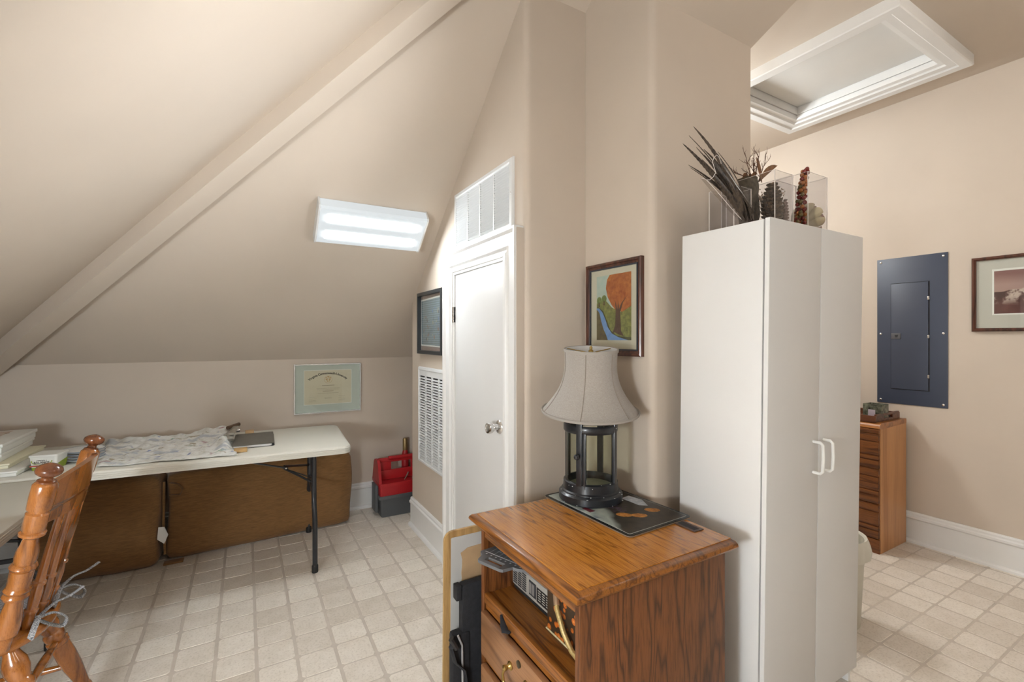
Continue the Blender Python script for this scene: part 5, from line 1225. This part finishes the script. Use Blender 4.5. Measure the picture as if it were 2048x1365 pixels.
def backpt(s_, u, bowk=.050):
    return along(-1, u).lerp(along(1, u), s_) + Vector((math.sin(math.pi * s_) * (bowk if u > .3 else .045), 0, 0))
for s_ in (.22, .35, .65, .78):
    part('spindle', B().turned(backpt(s_, .0), backpt(s_, .668), SPN, 14), M['chair'], t)
# pierced splat
sp = B(); ns = 30
def splat_w(u): return .030 + .016 * math.sin(u * 9.5 + .6) + .012 * math.sin(u * 19)
cB, cT = backpt(.5, .0), backpt(.5, .675)
vs = []
for i in range(ns + 1):
    u = i / ns; c = cB.lerp(cT, u); w_ = splat_w(u); hol = max(0.0, (math.sin(u * math.pi * 3 - .4)) * .015 - .003) if .08 < u < .92 else 0
    for y_ in (-w_, -hol, hol, w_):
        for xo in (-.007, .007): vs.append(c + Vector((xo, y_, 0)))
for i in range(ns):
    a, b_ = 8 * i, 8 * i + 8
    for q0 in (0, 4):
        sp.f += []
fs = []
for i in range(ns):
    for o_ in (0, 4):
        a, c_ = 8 * i + o_, 8 * i + 8 + o_
        fs += [(a, a + 2, c_ + 2, c_), (a + 1, c_ + 1, c_ + 3, a + 3), (a, c_, c_ + 1, a + 1), (a + 2, a + 3, c_ + 3, c_ + 2)]
sp.add(vs, fs); part('splat', sp, M['chair'], t, smooth=40)
# seat
def seat_poly(k=1.0, n=48):
    out = []
    for i in range(n):
        a = 2 * math.pi * i / n; c, s_ = math.cos(a), math.sin(a); e = 2.6
        rx, ry = .235 * k, (.222 if c < .3 else .205) * k
        out.append((-.795 + rx * math.copysign(abs(c) ** (2 / e), c), 2.15 + ry * math.copysign(abs(s_) ** (2 / e), s_)))
    return out
b = B(); lay = [(.90, .408), (.985, .418), (1.0, .430), (.985, .446), (.95, .451)]; n = 48; vs = []
for k, z in lay: vs += [(x, y, z) for x, y in seat_poly(k)]
b.add(vs, [tuple(range(n - 1, -1, -1)), tuple((len(lay) - 1) * n + i for i in range(n))] + [(j * n + i, j * n + (i + 1) % n, (j + 1) * n + (i + 1) % n, (j + 1) * n + i) for j in range(len(lay) - 1) for i in range(n)])
part('seat', b, wood('chair_seat_maple', (.20, .062, .012), (.38, .135, .025), 'y', 9, 1, 3, .18, .5, .3, .35), t, smooth=50)
LEG = [(0, .015), (.05, .017), (.10, .016), (.12, .021), (.15, .021), (.17, .018), (.38, .028), (.50, .0295), (.62, .028), (.63, .0315), (.66, .0315), (.67, .026), (.70, .030), (.73, .030), (.75, .024), (.82, .0315), (.88, .030), (.94, .020), (1, .018)]
lg = {}
for nm, tp, ftp in (('rn', (-.640, 2.035, .420), (-.510, 1.955, 0)), ('rf', (-.640, 2.265, .420), (-.510, 2.345, 0)), ('fn', (-.945, 2.02, .420), (-1.02, 1.95, 0)), ('ff', (-.945, 2.28, .420), (-1.02, 2.35, 0))):
    part('leg', B().turned(ftp, tp, LEG, 20), M['chair'], t); lg[nm] = (Vector(ftp), Vector(tp))
at = lambda nm, z: lg[nm][0].lerp(lg[nm][1], z / .42)
SR = [(0, .008), (.1, .010), (.45, .0145), (.55, .0145), (.9, .010), (1, .008)]
for a_, b_, z in (('rn', 'rf', .275), ('rn', 'fn', .16), ('rf', 'ff', .16), ('fn', 'ff', .25)): part('stretcher', B().turned(at(a_, z), at(b_, z), SR, 12), M['chair'], t)
# cushion
def mat_tweed():
    m, nt, p = new_mat('grey_tweed'); tc = nd(nt, 'TexCoord'); n = nd(nt, 'TexNoise', Scale=320.0, Detail=3.0, Roughness=.8); nt.links.new(tc.outputs['Object'], n.inputs['Vector'])
    r = ramp(nt, n.outputs[0], [(.40, (.075, .080, .090)), (.5, (.26, .265, .275)), (.62, (.56, .56, .56))]); nt.links.new(r.outputs[0], p.inputs['Base Color']); p.inputs['Roughness'].default_value = .95
    b_ = nd(nt, 'Bump', Strength=.4, Distance=.002); nt.links.new(n.outputs[0], b_.inputs['Height']); nt.links.new(b_.outputs[0], p.inputs['Normal']); return m
M['tweed'] = mat_tweed()
t = thing('seat_cushion', 'grey tweed seat pad tied to the maple chair', 'cushion', (-.80, 2.15, .452))
b = B(); lay = [(.80, .4515), (.855, .456), (.87, .468), (.84, .478), (.70, .484), (.35, .486)]; vs = []
def pad(k): return [(-.812 + (x + .795) * k, 2.15 + (y - 2.15) * k) for x, y in seat_poly(1.0)]
for k, z in lay: vs += [(x, y, z) for x, y in pad(k)]
b.add(vs, [tuple(range(n - 1, -1, -1)), tuple((len(lay) - 1) * n + i for i in range(n))] + [(j * n + i, j * n + (i + 1) % n, (j + 1) * n + (i + 1) % n, (j + 1) * n + i) for j in range(len(lay) - 1) for i in range(n)])
part('pad', b, M['tweed'], t, smooth=60)
for y0, sgn in ((2.065, -1), (2.245, 1)):
    k0 = Vector((-.585, y0, .470)) if sgn < 0 else Vector((-.580, y0, .478))
    tie = B().ell(k0, (.011, .011, .010), 10, 8)
    tie.tube([(-.645, y0, .468), k0], .007, 6, .4)
    tie.tube(spline([k0, k0 + Vector((.010, -.030, .010)), k0 + Vector((.012, -.070, -.004)), k0 + Vector((.010, -.085, -.020)), k0 + Vector((.006, -.045, -.016)), k0]), .0085, 8, .35)
    tie.tube(spline([k0, k0 + Vector((.035, .022, .000)), k0 + Vector((.062, .038, -.032)), k0 + Vector((.052, .040, -.058)), k0 + Vector((.026, .018, -.034)), k0]), .0085, 8, .35)
    tie.tube(spline([k0, k0 + Vector((.030, .040, .022)), k0 + Vector((.060, .075, .022)), k0 + Vector((.090, .105, .034))]), .0075, 8, .3)
    part('tie_bow', tie, M['tweed'], t)
